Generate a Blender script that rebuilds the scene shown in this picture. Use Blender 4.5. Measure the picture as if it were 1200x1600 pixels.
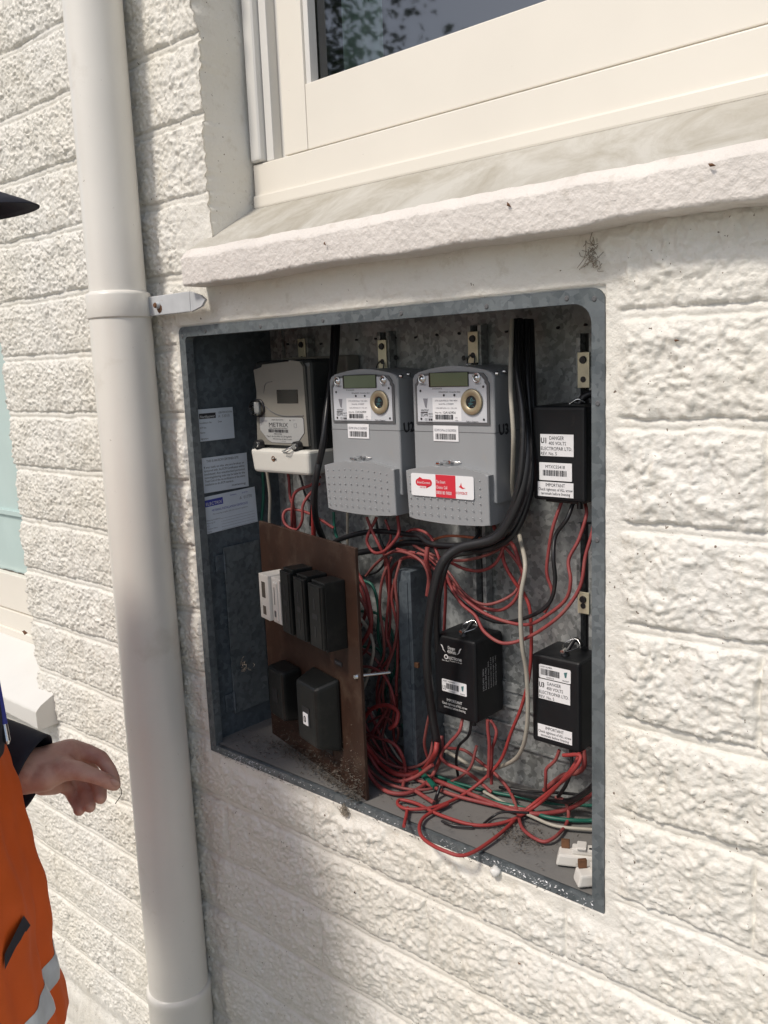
import bpy, bmesh, math, random
import numpy as np
from mathutils import Vector, Matrix
D = bpy.data
SC = bpy.context.scene
COL = SC.collection
for o in list(D.objects): D.objects.remove(o)
random.seed(5)
# ------------------------------------------------------------------ camera
F_PX = 1373.74
YAW, PITCH, ROLL = 0.73027, -0.16657, -0.04078
CAM = np.array([1.20104, -0.86917, 0.65097])
cy_, sy_ = math.cos(YAW), math.sin(YAW); cp_, sp_ = math.cos(PITCH), math.sin(PITCH); cr_, sr_ = math.cos(ROLL), math.sin(ROLL)
FW = np.array([-sy_*cp_, cy_*cp_, sp_]); R0 = np.array([cy_, sy_, 0.]); U0 = np.cross(R0, FW)
RT = cr_*R0+sr_*U0; UP = -sr_*R0+cr_*U0
cam = D.objects.new('camera', D.cameras.new('camera')); COL.objects.link(cam)
cam.data.sensor_fit = 'VERTICAL'; cam.data.sensor_height = 36; cam.data.lens = 36*F_PX/1600
cam.data.clip_start = 0.02; cam.data.clip_end = 3000
m = Matrix.Identity(4)
for i in range(3):
    m[i][0] = RT[i]; m[i][1] = UP[i]; m[i][2] = -FW[i]; m[i][3] = CAM[i]
cam.matrix_world = m
SC.camera = cam
# ------------------------------------------------------------------ light
SUN_EL, SUN_AZ = math.radians(50), math.radians(-9)      # azimuth from the wall normal, negative = from the left
SUN_DIR = Vector((math.sin(SUN_AZ)*math.cos(SUN_EL), -math.cos(SUN_AZ)*math.cos(SUN_EL), math.sin(SUN_EL)))
w = D.worlds.new('World'); SC.world = w; w.use_nodes = True
nt = w.node_tree; nt.nodes.clear()
out = nt.nodes.new('ShaderNodeOutputWorld'); bg = nt.nodes.new('ShaderNodeBackground')
sky = nt.nodes.new('ShaderNodeTexSky'); sky.sky_type = 'NISHITA'; sky.sun_disc = False
sky.sun_elevation = SUN_EL; sky.sun_rotation = math.atan2(SUN_DIR.x, SUN_DIR.y)
sky.air_density = 1.0; sky.dust_density = 2.0; sky.ozone_density = 1.0
hs = nt.nodes.new('ShaderNodeHueSaturation'); hs.inputs['Saturation'].default_value = 0.84
hs.inputs['Value'].default_value = 1.0
tint = nt.nodes.new('ShaderNodeMix'); tint.data_type = 'RGBA'; tint.blend_type = 'MULTIPLY'; tint.inputs[0].default_value = 1
tint.inputs[7].default_value = (1.0, 0.97, 0.94, 1)
bg.inputs['Strength'].default_value = 0.12
nt.links.new(sky.outputs[0], hs.inputs['Color']); nt.links.new(hs.outputs[0], tint.inputs[6])
nt.links.new(tint.outputs[2], bg.inputs['Color']); nt.links.new(bg.outputs[0], out.inputs['Surface'])
sl = D.lights.new('sun', 'SUN'); sl.energy = 2.1; sl.angle = math.radians(9); sl.color = (1.0, 0.922, 0.82)
sun = D.objects.new('sun', sl); COL.objects.link(sun)
sun.rotation_euler = SUN_DIR.to_track_quat('Z', 'Y').to_euler(); sun.location = (0, -6, 6)
SC.view_settings.view_transform = 'Standard'; SC.view_settings.look = 'None'
SC.view_settings.exposure = 0.25; SC.view_settings.gamma = 1.0; SC.view_settings.use_curve_mapping = False

# ------------------------------------------------------------------ helpers
def ray(px, py):
    return FW+(px-600)/F_PX*RT-(py-800)/F_PX*UP
def at(px, py, Y=0.0):
    """where the sight line of a photo pixel meets the plane y = Y (measuring aid)"""
    d = ray(px, py); t = (Y-CAM[1])/d[1]; return CAM+t*d
def atx(px, py, X):
    d = ray(px, py); t = (X-CAM[0])/d[0]; return CAM+t*d
def atz(px, py, Z):
    d = ray(px, py); t = (Z-CAM[2])/d[2]; return CAM+t*d
def atd(px, py, dist):
    d = ray(px, py); return CAM+d/np.linalg.norm(d)*dist

def tag(o, label=None, cat=None, group=None, kind=None):
    if label: o['label'] = label
    if cat: o['category'] = cat
    if group: o['group'] = group
    if kind: o['kind'] = kind
    return o
def empty(name, loc, rot=(0, 0, 0)):
    o = D.objects.new(name, None); o.empty_display_size = 0.05
    o.location = loc; o.rotation_euler = rot; COL.objects.link(o); return o

_TXT = {}
def text_geo(s, font_scale=1.0):
    if s in _TXT: return _TXT[s]
    c = D.curves.new('t', 'FONT'); c.body = s; c.size = 1.0; c.resolution_u = 2; c.align_x = 'LEFT'
    o = D.objects.new('t', c); COL.objects.link(o)
    bpy.context.view_layer.update()
    me = D.meshes.new_from_object(o)
    vs = [tuple(v.co) for v in me.vertices]; fs = [tuple(p.vertices) for p in me.polygons]
    D.objects.remove(o); D.curves.remove(c); D.meshes.remove(me)
    if vs:
        x0 = min(v[0] for v in vs); x1 = max(v[0] for v in vs)
        vs = [(v[0]-x0, v[1]) for v in vs]; w_ = x1-x0
    else: w_ = 1
    _TXT[s] = (vs, fs, w_); return _TXT[s]

class MB:
    def __init__(s): s.v = []; s.f = []; s.m = []; s.sm = []
    def add(s, vs, fs, mi=0, smooth=False, M=None):
        b = len(s.v)
        if M is not None: vs = [tuple(M @ Vector(v)) for v in vs]
        s.v += [tuple(v) for v in vs]; s.f += [tuple(i+b for i in f) for f in fs]
        s.m += [mi]*len(fs); s.sm += [smooth]*len(fs); return s
    def bm(s, bm, mi=0, smooth=False, M=None):
        bm.verts.index_update()
        s.add([tuple(v.co) for v in bm.verts], [tuple(v.index for v in f.verts) for f in bm.faces], mi, smooth, M); bm.free(); return s
    def box(s, lo, hi, mi=0, bev=0.0, seg=2, M=None, taper=None):
        bm = bmesh.new(); bmesh.ops.create_cube(bm, size=1)
        lo = Vector(lo); hi = Vector(hi); c = (lo+hi)/2; d = hi-lo
        for v in bm.verts: v.co = Vector((v.co.x*d.x+c.x, v.co.y*d.y+c.y, v.co.z*d.z+c.z))
        if taper:
            for v in bm.verts: v.co = Vector(taper(v.co, c, d))
        if bev > 0:
            bmesh.ops.bevel(bm, geom=bm.edges[:], offset=min(bev, min(d)*0.45), segments=seg, profile=0.6, affect='EDGES')
        return s.bm(bm, mi, False, M)
    def quad(s, a, b, c, d, mi=0): return s.add([a, b, c, d], [(0, 1, 2, 3)], mi)
    def cyl(s, p0, p1, r0, r1=None, n=20, mi=0, cap=True, smooth=True):
        r1 = r0 if r1 is None else r1
        p0 = Vector(p0); p1 = Vector(p1); a = (p1-p0).normalized()
        u = a.orthogonal().normalized(); v = a.cross(u)
        vs = []
        for p, r in ((p0, r0), (p1, r1)):
            for k in range(n):
                t = 2*math.pi*k/n; vs.append(p+u*math.cos(t)*r+v*math.sin(t)*r)
        fs = [(k, (k+1) % n, n+(k+1) % n, n+k) for k in range(n)]
        s.add(vs, fs, mi, smooth)
        if cap:
            s.add(vs, [tuple(range(n-1, -1, -1)), tuple(range(n, 2*n))], mi, False)
        return s
    def lathe(s, prof, n=32, mi=0, M=None, smooth=True):
        vs = []; fs = []
        for r, z in prof:
            for k in range(n):
                t = 2*math.pi*k/n; vs.append((r*math.cos(t), r*math.sin(t), z))
        for j in range(len(prof)-1):
            for k in range(n):
                fs.append((j*n+k, j*n+(k+1) % n, (j+1)*n+(k+1) % n, (j+1)*n+k))
        return s.add(vs, fs, mi, smooth, M)
    def tube(s, pts, r, n=10, mi=0, sub=8, cap=True, wob=0.0):
        P = spline(pts, sub)
        if wob:
            rr = random.Random(len(pts)*7+int(abs(pts[0][0])*1e4))
            P = [p+Vector((rr.uniform(-wob, wob), rr.uniform(-wob, wob), rr.uniform(-wob, wob))) for p in P]
        vs = []; prev = None
        for i, p in enumerate(P):
            t = (P[min(i+1, len(P)-1)]-P[max(i-1, 0)])
            t = t.normalized() if t.length > 1e-9 else Vector((0, 0, 1))
            if prev is None: u = t.orthogonal().normalized()
            else:
                u = prev-t*prev.dot(t); u = u.normalized() if u.length > 1e-6 else t.orthogonal().normalized()
            prev = u; v = t.cross(u)
            ri = r(i/(len(P)-1)) if callable(r) else r
            for k in range(n):
                a = 2*math.pi*k/n; vs.append(p+(u*math.cos(a)+v*math.sin(a))*ri)
        fs = []
        for i in range(len(P)-1):
            for k in range(n): fs.append((i*n+k, i*n+(k+1) % n, (i+1)*n+(k+1) % n, (i+1)*n+k))
        s.add(vs, fs, mi, True)
        if cap: s.add(vs[:n]+vs[-n:], [tuple(range(n-1, -1, -1)), tuple(range(n, 2*n))], mi)
        return s
    def prism(s, poly, y0, y1, mi=0, M=None):
        """polygon in x,z extruded along y"""
        n = len(poly)
        vs = [(x, y0, z) for x, z in poly]+[(x, y1, z) for x, z in poly]
        fs = [tuple(range(n)), tuple(range(2*n-1, n-1, -1))]+[(k, n+k, n+(k+1) % n, (k+1) % n) for k in range(n)]
        return s.add(vs, fs, mi, False, M)
    def text(s, t, x, z, size, mi=1, y=-0.0006, align='L', M=None, width=None, slant=0.0):
        """lettering in the local x-z plane, facing -y"""
        vs, fs, w_ = text_geo(t)
        sx = size
        if width: sx = width/w_
        ww = w_*sx
        ox = x-(ww/2 if align == 'C' else ww if align == 'R' else 0)
        return s.add([(ox+v[0]*sx+v[1]*size*slant, y, z+v[1]*size) for v in vs], fs, mi, False, M)
    def barcode(s, x0, x1, z0, z1, mi=1, y=-0.0006, M=None, seed=1, n=26):
        rr = random.Random(seed); x = x0; step = (x1-x0)/n
        while x < x1-step:
            w_ = step*rr.choice((0.35, 0.5, 0.8, 1.1))
            s.add([(x, y, z0), (x+w_, y, z0), (x+w_, y, z1), (x, y, z1)], [(0, 1, 2, 3)], mi, False, M)
            x += w_+step*rr.choice((0.3, 0.45, 0.7))
        return s
    def plate(s, x0, x1, z0, z1, mi=0, y=0.0, t=0.0004, r=0.0, M=None):
        """thin sticker, corners rounded by r, facing -y"""
        if r <= 0: poly = [(x0, z0), (x1, z0), (x1, z1), (x0, z1)]
        else:
            poly = []
            for cx, cz, a0 in ((x1-r, z0+r, -90), (x1-r, z1-r, 0), (x0+r, z1-r, 90), (x0+r, z0+r, 180)):
                for k in range(5):
                    a = math.radians(a0+k*22.5); poly.append((cx+r*math.cos(a), cz+r*math.sin(a)))
        return s.prism(poly, y-t, y, mi, M)
    def build(s, name, mats, parent=None, loc=None, rot=None, sharp=None):
        me = D.meshes.new(name); me.from_pydata([tuple(v) for v in s.v], [], s.f)
        if not isinstance(mats, (list, tuple)): mats = [mats]
        for m_ in mats: me.materials.append(m_)
        me.polygons.foreach_set('material_index', s.m); me.polygons.foreach_set('use_smooth', s.sm)
        me.update()
        o = D.objects.new(name, me); COL.objects.link(o)
        if parent: o.parent = parent
        if loc is not None: o.location = loc
        if rot is not None: o.rotation_euler = rot
        return o
def spline(pts, sub=8):
    P = [Vector(p) for p in pts]
    if len(P) == 2: return [P[0].lerp(P[1], k/4) for k in range(5)]
    Q = [P[0]*2-P[1]]+P+[P[-1]*2-P[-2]]
    out = []
    for i in range(1, len(Q)-2):
        a, b, c, d = Q[i-1:i+3]
        for k in range(sub):
            t = k/sub
            out.append(0.5*((2*b)+(c-a)*t+(2*a-5*b+4*c-d)*t*t+(3*b-a-3*c+d)*t**3))
    out.append(P[-1]); return out

# ------------------------------------------------------------------ materials
def mat(name, col, rough=0.5, metal=0.0, spec=0.5, noise=None, bump=None, coat=0.0, dirt=None, sub=0.0):
    """noise=(scale, amount): value variation; bump=(scale, strength, dist); dirt=(colour, scale, lo, hi): stains by noise"""
    M = D.materials.new(name); M.use_nodes = True; n = M.node_tree; b = n.nodes['Principled BSDF']
    b.inputs['Roughness'].default_value = rough; b.inputs['Metallic'].default_value = metal
    b.inputs['Specular IOR Level'].default_value = spec; b.inputs['Coat Weight'].default_value = coat
    if sub: b.inputs['Subsurface Weight'].default_value = sub; b.inputs['Subsurface Radius'].default_value = (0.01, 0.004, 0.002)
    b.inputs['Base Color'].default_value = (*col, 1)
    tc = n.nodes.new('ShaderNodeTexCoord')
    src = None
    if noise:
        t = n.nodes.new('ShaderNodeTexNoise'); t.inputs['Scale'].default_value = noise[0]; t.inputs['Detail'].default_value = 6
        n.links.new(tc.outputs['Object'], t.inputs['Vector'])
        r = n.nodes.new('ShaderNodeMapRange'); r.inputs['From Min'].default_value = 0.3; r.inputs['From Max'].default_value = 0.7
        r.inputs['To Min'].default_value = 1-noise[1]; r.inputs['To Max'].default_value = 1+noise[1]
        n.links.new(t.outputs['Fac'], r.inputs['Value'])
        x = n.nodes.new('ShaderNodeVectorMath'); x.operation = 'SCALE'; x.inputs[0].default_value = col
        n.links.new(r.outputs['Result'], x.inputs['Scale']); src = x.outputs['Vector']
        n.links.new(src, b.inputs['Base Color'])
    if dirt:
        dl = dirt if isinstance(dirt, list) else [dirt]
        for (dc, ds, lo, hi) in dl:
            t = n.nodes.new('ShaderNodeTexNoise'); t.inputs['Scale'].default_value = ds; t.inputs['Detail'].default_value = 8; t.inputs['Roughness'].default_value = 0.65
            n.links.new(tc.outputs['Object'], t.inputs['Vector'])
            r = n.nodes.new('ShaderNodeMapRange'); r.inputs['From Min'].default_value = lo; r.inputs['From Max'].default_value = hi
            n.links.new(t.outputs['Fac'], r.inputs['Value'])
            mx = n.nodes.new('ShaderNodeMix'); mx.data_type = 'RGBA'
            n.links.new(r.outputs['Result'], mx.inputs[0])
            if src: n.links.new(src, mx.inputs[6])
            else: mx.inputs[6].default_value = (*col, 1)
            mx.inputs[7].default_value = (*dc, 1); src = mx.outputs[2]
        n.links.new(src, b.inputs['Base Color'])
    if bump:
        t = n.nodes.new('ShaderNodeTexNoise'); t.inputs['Scale'].default_value = bump[0]; t.inputs['Detail'].default_value = 5
        n.links.new(tc.outputs['Object'], t.inputs['Vector'])
        bp = n.nodes.new('ShaderNodeBump'); bp.inputs['Strength'].default_value = bump[1]; bp.inputs['Distance'].default_value = bump[2]
        n.links.new(t.outputs['Fac'], bp.inputs['Height']); n.links.new(bp.outputs[0], b.inputs['Normal'])
    return M
def galv(name, lo, hi, rough=0.42, scale=90, dust=None, metal=0.75):
    M = D.materials.new(name); M.use_nodes = True; n = M.node_tree; b = n.nodes['Principled BSDF']
    tc = n.nodes.new('ShaderNodeTexCoord')
    dn = n.nodes.new('ShaderNodeTexNoise'); dn.inputs['Scale'].default_value = scale*0.7
    n.links.new(tc.outputs['Object'], dn.inputs['Vector'])
    va = n.nodes.new('ShaderNodeMix'); va.data_type = 'VECTOR'; va.inputs[0].default_value = 0.008
    n.links.new(tc.outputs['Object'], va.inputs[4]); n.links.new(dn.outputs['Color'], va.inputs[5])
    vo = n.nodes.new('ShaderNodeTexVoronoi'); vo.inputs['Scale'].default_value = scale
    n.links.new(va.outputs[1], vo.inputs['Vector'])
    big = n.nodes.new('ShaderNodeTexNoise'); big.inputs['Scale'].default_value = 9; big.inputs['Detail'].default_value = 6
    n.links.new(tc.outputs['Object'], big.inputs['Vector'])
    sep = n.nodes.new('ShaderNodeSeparateColor'); n.links.new(vo.outputs['Color'], sep.inputs[0])
    ad = n.nodes.new('ShaderNodeMath'); ad.operation = 'MULTIPLY_ADD'; ad.inputs[1].default_value = 0.55
    n.links.new(sep.outputs[0], ad.inputs[0])
    mr = n.nodes.new('ShaderNodeMapRange'); mr.inputs['From Min'].default_value = 0.3; mr.inputs['From Max'].default_value = 0.7; mr.inputs['To Max'].default_value = 0.5
    n.links.new(big.outputs['Fac'], mr.inputs['Value']); n.links.new(mr.outputs[0], ad.inputs[2])
    mx = n.nodes.new('ShaderNodeMix'); mx.data_type = 'RGBA'; mx.inputs[6].default_value = (*lo, 1); mx.inputs[7].default_value = (*hi, 1)
    n.links.new(ad.outputs[0], mx.inputs[0]); src = mx.outputs[2]
    if dust:
        t = n.nodes.new('ShaderNodeTexNoise'); t.inputs['Scale'].default_value = dust[1]; t.inputs['Detail'].default_value = 9; t.inputs['Roughness'].default_value = 0.7
        n.links.new(tc.outputs['Object'], t.inputs['Vector'])
        r = n.nodes.new('ShaderNodeMapRange'); r.inputs['From Min'].default_value = dust[2]; r.inputs['From Max'].default_value = dust[3]
        n.links.new(t.outputs['Fac'], r.inputs['Value'])
        m2 = n.nodes.new('ShaderNodeMix'); m2.data_type = 'RGBA'; n.links.new(r.outputs[0], m2.inputs[0]); n.links.new(src, m2.inputs[6]); m2.inputs[7].default_value = (*dust[0], 1)
        src = m2.outputs[2]
        inv = n.nodes.new('ShaderNodeMath'); inv.operation = 'MULTIPLY_ADD'; inv.inputs[1].default_value = -metal; inv.inputs[2].default_value = metal
        n.links.new(r.outputs[0], inv.inputs[0]); n.links.new(inv.outputs[0], b.inputs['Metallic'])
    else: b.inputs['Metallic'].default_value = metal
    n.links.new(src, b.inputs['Base Color'])
    rr = n.nodes.new('ShaderNodeMath'); rr.operation = 'MULTIPLY_ADD'; rr.inputs[1].default_value = 0.15; rr.inputs[2].default_value = rough
    n.links.new(sep.outputs[1], rr.inputs[0]); n.links.new(rr.outputs[0], b.inputs['Roughness'])
    bp = n.nodes.new('ShaderNodeBump'); bp.inputs['Strength'].default_value = 0.25; bp.inputs['Distance'].default_value = 0.001
    n.links.new(dn.outputs['Fac'], bp.inputs['Height']); n.links.new(bp.outputs[0], b.inputs['Normal'])
    return M
MT = {}
MT['pipe'] = mat('cream_pipe_paint', (0.78, 0.755, 0.70), 0.3, noise=(6, 0.04), bump=(120, 0.25, 0.001), dirt=[((0.25, 0.2, 0.15), 120, 0.70, 0.74), ((0.55, 0.5, 0.42), 8, 0.6, 0.9)])
MT['window'] = mat('cream_window_paint', (0.78, 0.74, 0.66), 0.4, noise=(5, 0.03), bump=(60, 0.06, 0.001), dirt=((0.3, 0.24, 0.18), 120, 0.71, 0.75))
MT['white_trim'] = mat('white_trim_paint', (0.69, 0.68, 0.65), 0.4, noise=(6, 0.03), bump=(80, 0.08, 0.001))
MT['sill_front'] = mat('painted_concrete', (0.70, 0.66, 0.62), 0.6, noise=(14, 0.06), bump=(130, 0.9, 0.003), dirt=[((0.42, 0.37, 0.3), 20, 0.58, 0.8), ((0.3, 0.25, 0.2), 150, 0.68, 0.74)])
MT['gap'] = mat('dark_gap', (0.05, 0.045, 0.04), 0.8)
MT['galv'] = galv('galvanised_steel', (0.10, 0.12, 0.13), (0.36, 0.38, 0.38), 0.45, 120, dust=((0.16, 0.15, 0.13), 14, 0.45, 0.8))
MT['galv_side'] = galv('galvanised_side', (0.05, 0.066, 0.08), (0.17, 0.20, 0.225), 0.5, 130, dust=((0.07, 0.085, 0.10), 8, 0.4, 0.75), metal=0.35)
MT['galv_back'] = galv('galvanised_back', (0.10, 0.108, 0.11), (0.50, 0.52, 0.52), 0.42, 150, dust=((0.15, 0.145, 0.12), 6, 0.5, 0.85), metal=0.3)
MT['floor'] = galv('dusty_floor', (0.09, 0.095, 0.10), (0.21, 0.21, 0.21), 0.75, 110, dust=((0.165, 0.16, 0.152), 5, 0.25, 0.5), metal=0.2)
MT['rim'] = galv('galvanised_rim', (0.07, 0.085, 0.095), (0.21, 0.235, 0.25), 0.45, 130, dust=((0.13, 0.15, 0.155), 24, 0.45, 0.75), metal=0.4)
MT['grey'] = mat('grey_meter_plastic', (0.30, 0.312, 0.325), 0.42, noise=(20, 0.03), dirt=((0.36, 0.33, 0.28), 30, 0.66, 0.95))
MT['grey_frame'] = mat('grey_bezel', (0.11, 0.112, 0.118), 0.4)
MT['face'] = mat('silver_faceplate', (0.60, 0.62, 0.66), 0.4, metal=0.1)
MT['lcd'] = mat('lcd_glass', (0.15, 0.19, 0.12), 0.12, noise=(30, 0.05))
MT['lcd_dark'] = mat('lcd_dark', (0.022, 0.021, 0.017), 0.12)
MT['brass'] = mat('brass_ring', (0.44, 0.37, 0.25), 0.4, metal=0.6, bump=(200, 0.1, 0.001))
MT['brasstab'] = mat('zinc_yellow_tab', (0.66, 0.62, 0.46), 0.35, metal=0.45, noise=(60, 0.15))
MT['chrome'] = mat('chrome', (0.7, 0.7, 0.7), 0.2, metal=1.0)
MT['dark'] = mat('black_hole', (0.015, 0.015, 0.017), 0.4)
MT['black'] = mat('black_plastic', (0.008, 0.009, 0.011), 0.45, spec=0.35, noise=(30, 0.2), dirt=((0.05, 0.047, 0.042), 40, 0.62, 0.9))
MT['black_dusty'] = mat('dusty_black_plastic', (0.007, 0.008, 0.008), 0.42, spec=0.4, noise=(20, 0.2), bump=(150, 0.1, 0.001), dirt=[((0.045, 0.042, 0.037), 24, 0.55, 0.95), ((0.25, 0.24, 0.2), 260, 0.7, 0.78)])
MT['beige'] = mat('beige_meter_plastic', (0.20, 0.19, 0.165), 0.35, noise=(12, 0.05))
MT['meter_side'] = mat('smoky_meter_cover', (0.032, 0.034, 0.034), 0.25)
MT['cream_cover'] = mat('cream_terminal_cover', (0.66, 0.65, 0.60), 0.45)
MT['label'] = mat('white_label', (0.80, 0.80, 0.82), 0.5)
MT['label_blue'] = mat('paper_label', (0.62, 0.68, 0.76), 0.55, noise=(40, 0.03))
MT['ink'] = mat('black_ink', (0.03, 0.03, 0.035), 0.6)
MT['ink_grey'] = mat('grey_ink', (0.22, 0.22, 0.25), 0.6)
MT['ink_blue'] = mat('blue_ink', (0.05, 0.06, 0.35), 0.6)
MT['ink_red'] = mat('red_ink', (0.62, 0.03, 0.05), 0.5)
MT['ink_white'] = mat('white_ink', (0.75, 0.75, 0.75), 0.6)
MT['ink_teal'] = mat('teal_ink', (0.06, 0.16, 0.17), 0.6)
MT['red'] = mat('red_cable', (0.25, 0.042, 0.042), 0.6, noise=(30, 0.2), dirt=((0.22, 0.12, 0.10), 30, 0.5, 0.9))
MT['red_bright'] = mat('bright_red_cable', (0.29, 0.034, 0.032), 0.58, noise=(30, 0.1), dirt=((0.3, 0.15, 0.12), 40, 0.62, 0.95))
MT['blackc'] = mat('black_cable', (0.016, 0.016, 0.018), 0.35, dirt=((0.07, 0.065, 0.055), 40, 0.6, 0.9))
MT['green'] = mat('green_cable', (0.008, 0.10, 0.07), 0.45, dirt=((0.08, 0.1, 0.08), 40, 0.6, 0.9))
MT['white'] = mat('grubby_white_cable', (0.38, 0.355, 0.30), 0.5, noise=(40, 0.12), dirt=((0.26, 0.22, 0.16), 35, 0.55, 0.9))
MT['board'] = mat('brown_hardboard', (0.034, 0.0165, 0.0105), 0.55, spec=0.35, noise=(14, 0.25), bump=(120, 0.1, 0.001), dirt=[((0.10, 0.07, 0.05), 22, 0.5, 0.9), ((0.22, 0.19, 0.15), 240, 0.66, 0.76)])
MT['board_edge'] = mat('board_edge', (0.22, 0.15, 0.10), 0.7, noise=(90, 0.3))
MT['porcelain'] = mat('porcelain', (0.66, 0.64, 0.60), 0.35, dirt=((0.3, 0.27, 0.22), 60, 0.6, 0.85))
MT['rust'] = mat('rust', (0.12, 0.055, 0.025), 0.8, noise=(80, 0.3))
MT['debris'] = mat('dead_leaf', (0.080, 0.068, 0.055), 0.85, noise=(50, 0.4))
MT['fluff'] = mat('spider_fluff', (0.30, 0.26, 0.21), 0.9, noise=(60, 0.4))
MT['skin'] = mat('skin', (0.58, 0.34, 0.265), 0.5, noise=(30, 0.08), bump=(110, 0.45, 0.0012), sub=0.1, dirt=((0.42, 0.16, 0.12), 22, 0.5, 0.8))
MT['nail'] = mat('nail', (0.55, 0.34, 0.27), 0.3)
MT['orange'] = mat('orange_fabric', (0.66, 0.10, 0.004), 0.75, noise=(9, 0.10), bump=(900, 0.5, 0.0008))
MT['navy'] = mat('navy_fabric', (0.012, 0.014, 0.026), 0.8, noise=(30, 0.2), bump=(24, 0.4, 0.006))
MT['silver_tape'] = mat('reflective_tape', (0.55, 0.60, 0.66), 0.35, metal=0.3, noise=(40, 0.1), bump=(40, 0.3, 0.003))
MT['hair'] = mat('brown_hair', (0.06, 0.035, 0.02), 0.6, bump=(120, 0.6, 0.003))
MT['eye'] = mat('eye', (0.7, 0.7, 0.68), 0.15)
MT['boot'] = mat('boot_leather', (0.05, 0.03, 0.02), 0.5, bump=(40, 0.3, 0.003))
MT['curtain'] = mat('teal_curtain', (0.66, 0.84, 0.80), 0.8)
MT['room'] = mat('room_wall', (0.20, 0.19, 0.17), 0.9)
MT['bark'] = mat('bark', (0.10, 0.075, 0.05), 0.9, bump=(20, 1.0, 0.03), noise=(10, 0.3))
MT['leaf'] = mat('leaf', (0.045, 0.085, 0.025), 0.55, noise=(1.5, 0.5))
MT['ground'] = mat('concrete_and_lawn', (0.26, 0.25, 0.22), 0.85, noise=(2, 0.15), bump=(60, 0.3, 0.005), dirt=((0.10, 0.12, 0.05), 0.8, 0.55, 0.62))

# painted rock-faced block
def wall_material():
    M = D.materials.new('painted_block'); M.use_nodes = True; n = M.node_tree; b = n.nodes['Principled BSDF']
    b.inputs['Roughness'].default_value = 0.42; b.inputs['Specular IOR Level'].default_value = 0.5
    tc = n.nodes.new('ShaderNodeTexCoord')
    def noi(s, d=6, r=0.6):
        t = n.nodes.new('ShaderNodeTexNoise'); t.inputs['Scale'].default_value = s; t.inputs['Detail'].default_value = d; t.inputs['Roughness'].default_value = r
        n.links.new(tc.outputs['Object'], t.inputs['Vector']); return t.outputs['Fac']
    def rng(s, a, b_, c=0, d=1):
        r = n.nodes.new('ShaderNodeMapRange'); r.inputs[1].default_value = a; r.inputs[2].default_value = b_; r.inputs[3].default_value = c; r.inputs[4].default_value = d
        n.links.new(s, r.inputs[0]); return r.outputs[0]
    def mix(f, a, b_):
        x = n.nodes.new('ShaderNodeMix'); x.data_type = 'RGBA'; n.links.new(f, x.inputs[0])
        if isinstance(a, tuple): x.inputs[6].default_value = (*a, 1)
        else: n.links.new(a, x.inputs[6])
        x.inputs[7].default_value = (*b_, 1); return x.outputs[2]
    c = mix(rng(noi(3.0), 0.35, 0.7), (0.77, 0.755, 0.71), (0.73, 0.70, 0.62))
    c = mix(rng(noi(38, 8, 0.7), 0.56, 0.74, 0, 0.6), c, (0.52, 0.47, 0.38))       # grime caught in the rough face
    c = mix(rng(noi(170, 2), 0.715, 0.74), c, (0.16, 0.12, 0.09))                # fly specks and grit
    n.links.new(c, b.inputs['Base Color'])
    bp = n.nodes.new('ShaderNodeBump'); bp.inputs['Strength'].default_value = 0.7; bp.inputs['Distance'].default_value = 0.003
    n.links.new(noi(150, 6, 0.6), bp.inputs['Height']); n.links.new(bp.outputs[0], b.inputs['Normal'])
    return M
MT['wall'] = wall_material()
def worn_sill():
    M = mat('worn_sill_top', (0.60, 0.57, 0.51), 0.7, noise=(10, 0.08), bump=(150, 0.3, 0.001))
    n = M.node_tree; b = n.nodes['Principled BSDF']; tc = n.nodes.new('ShaderNodeTexCoord')
    mp = n.nodes.new('ShaderNodeMapping'); mp.inputs['Scale'].default_value = (9, 6, 6); mp.inputs['Rotation'].default_value = (0, 0, 0.5)
    t = n.nodes.new('ShaderNodeTexNoise'); t.inputs['Scale'].default_value = 1.0; t.inputs['Detail'].default_value = 9; t.inputs['Roughness'].default_value = 0.72; t.inputs['Distortion'].default_value = 1.2
    n.links.new(tc.outputs['Object'], mp.inputs[0]); n.links.new(mp.outputs[0], t.inputs['Vector'])
    r = n.nodes.new('ShaderNodeValToRGB'); r.color_ramp.elements[0].position = 0.36; r.color_ramp.elements[0].color = (0.36, 0.335, 0.28, 1)
    r.color_ramp.elements[1].position = 0.6; r.color_ramp.elements[1].color = (0.50, 0.485, 0.44, 1)
    n.links.new(t.outputs['Fac'], r.inputs[0]); n.links.new(r.outputs[0], b.inputs['Base Color']); return M
MT['sill_top'] = worn_sill()
def glass_material():
    M = D.materials.new('window_glass'); M.use_nodes = True; n = M.node_tree; n.nodes.clear()
    o = n.nodes.new('ShaderNodeOutputMaterial'); t = n.nodes.new('ShaderNodeBsdfTransparent'); g = n.nodes.new('ShaderNodeBsdfGlossy')
    g.inputs['Roughness'].default_value = 0.03; t.inputs['Color'].default_value = (0.82, 0.88, 0.86, 1)
    f = n.nodes.new('ShaderNodeFresnel'); f.inputs['IOR'].default_value = 2.9
    mx = n.nodes.new('ShaderNodeMixShader'); n.links.new(f.outputs[0], mx.inputs[0]); n.links.new(t.outputs[0], mx.inputs[1]); n.links.new(g.outputs[0], mx.inputs[2])
    n.links.new(mx.outputs[0], o.inputs['Surface']); return M
MT['glass'] = glass_material()
MT['obscure'] = mat('obscured_glass', (0.50, 0.62, 0.60), 0.22, noise=(6, 0.06))
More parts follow.
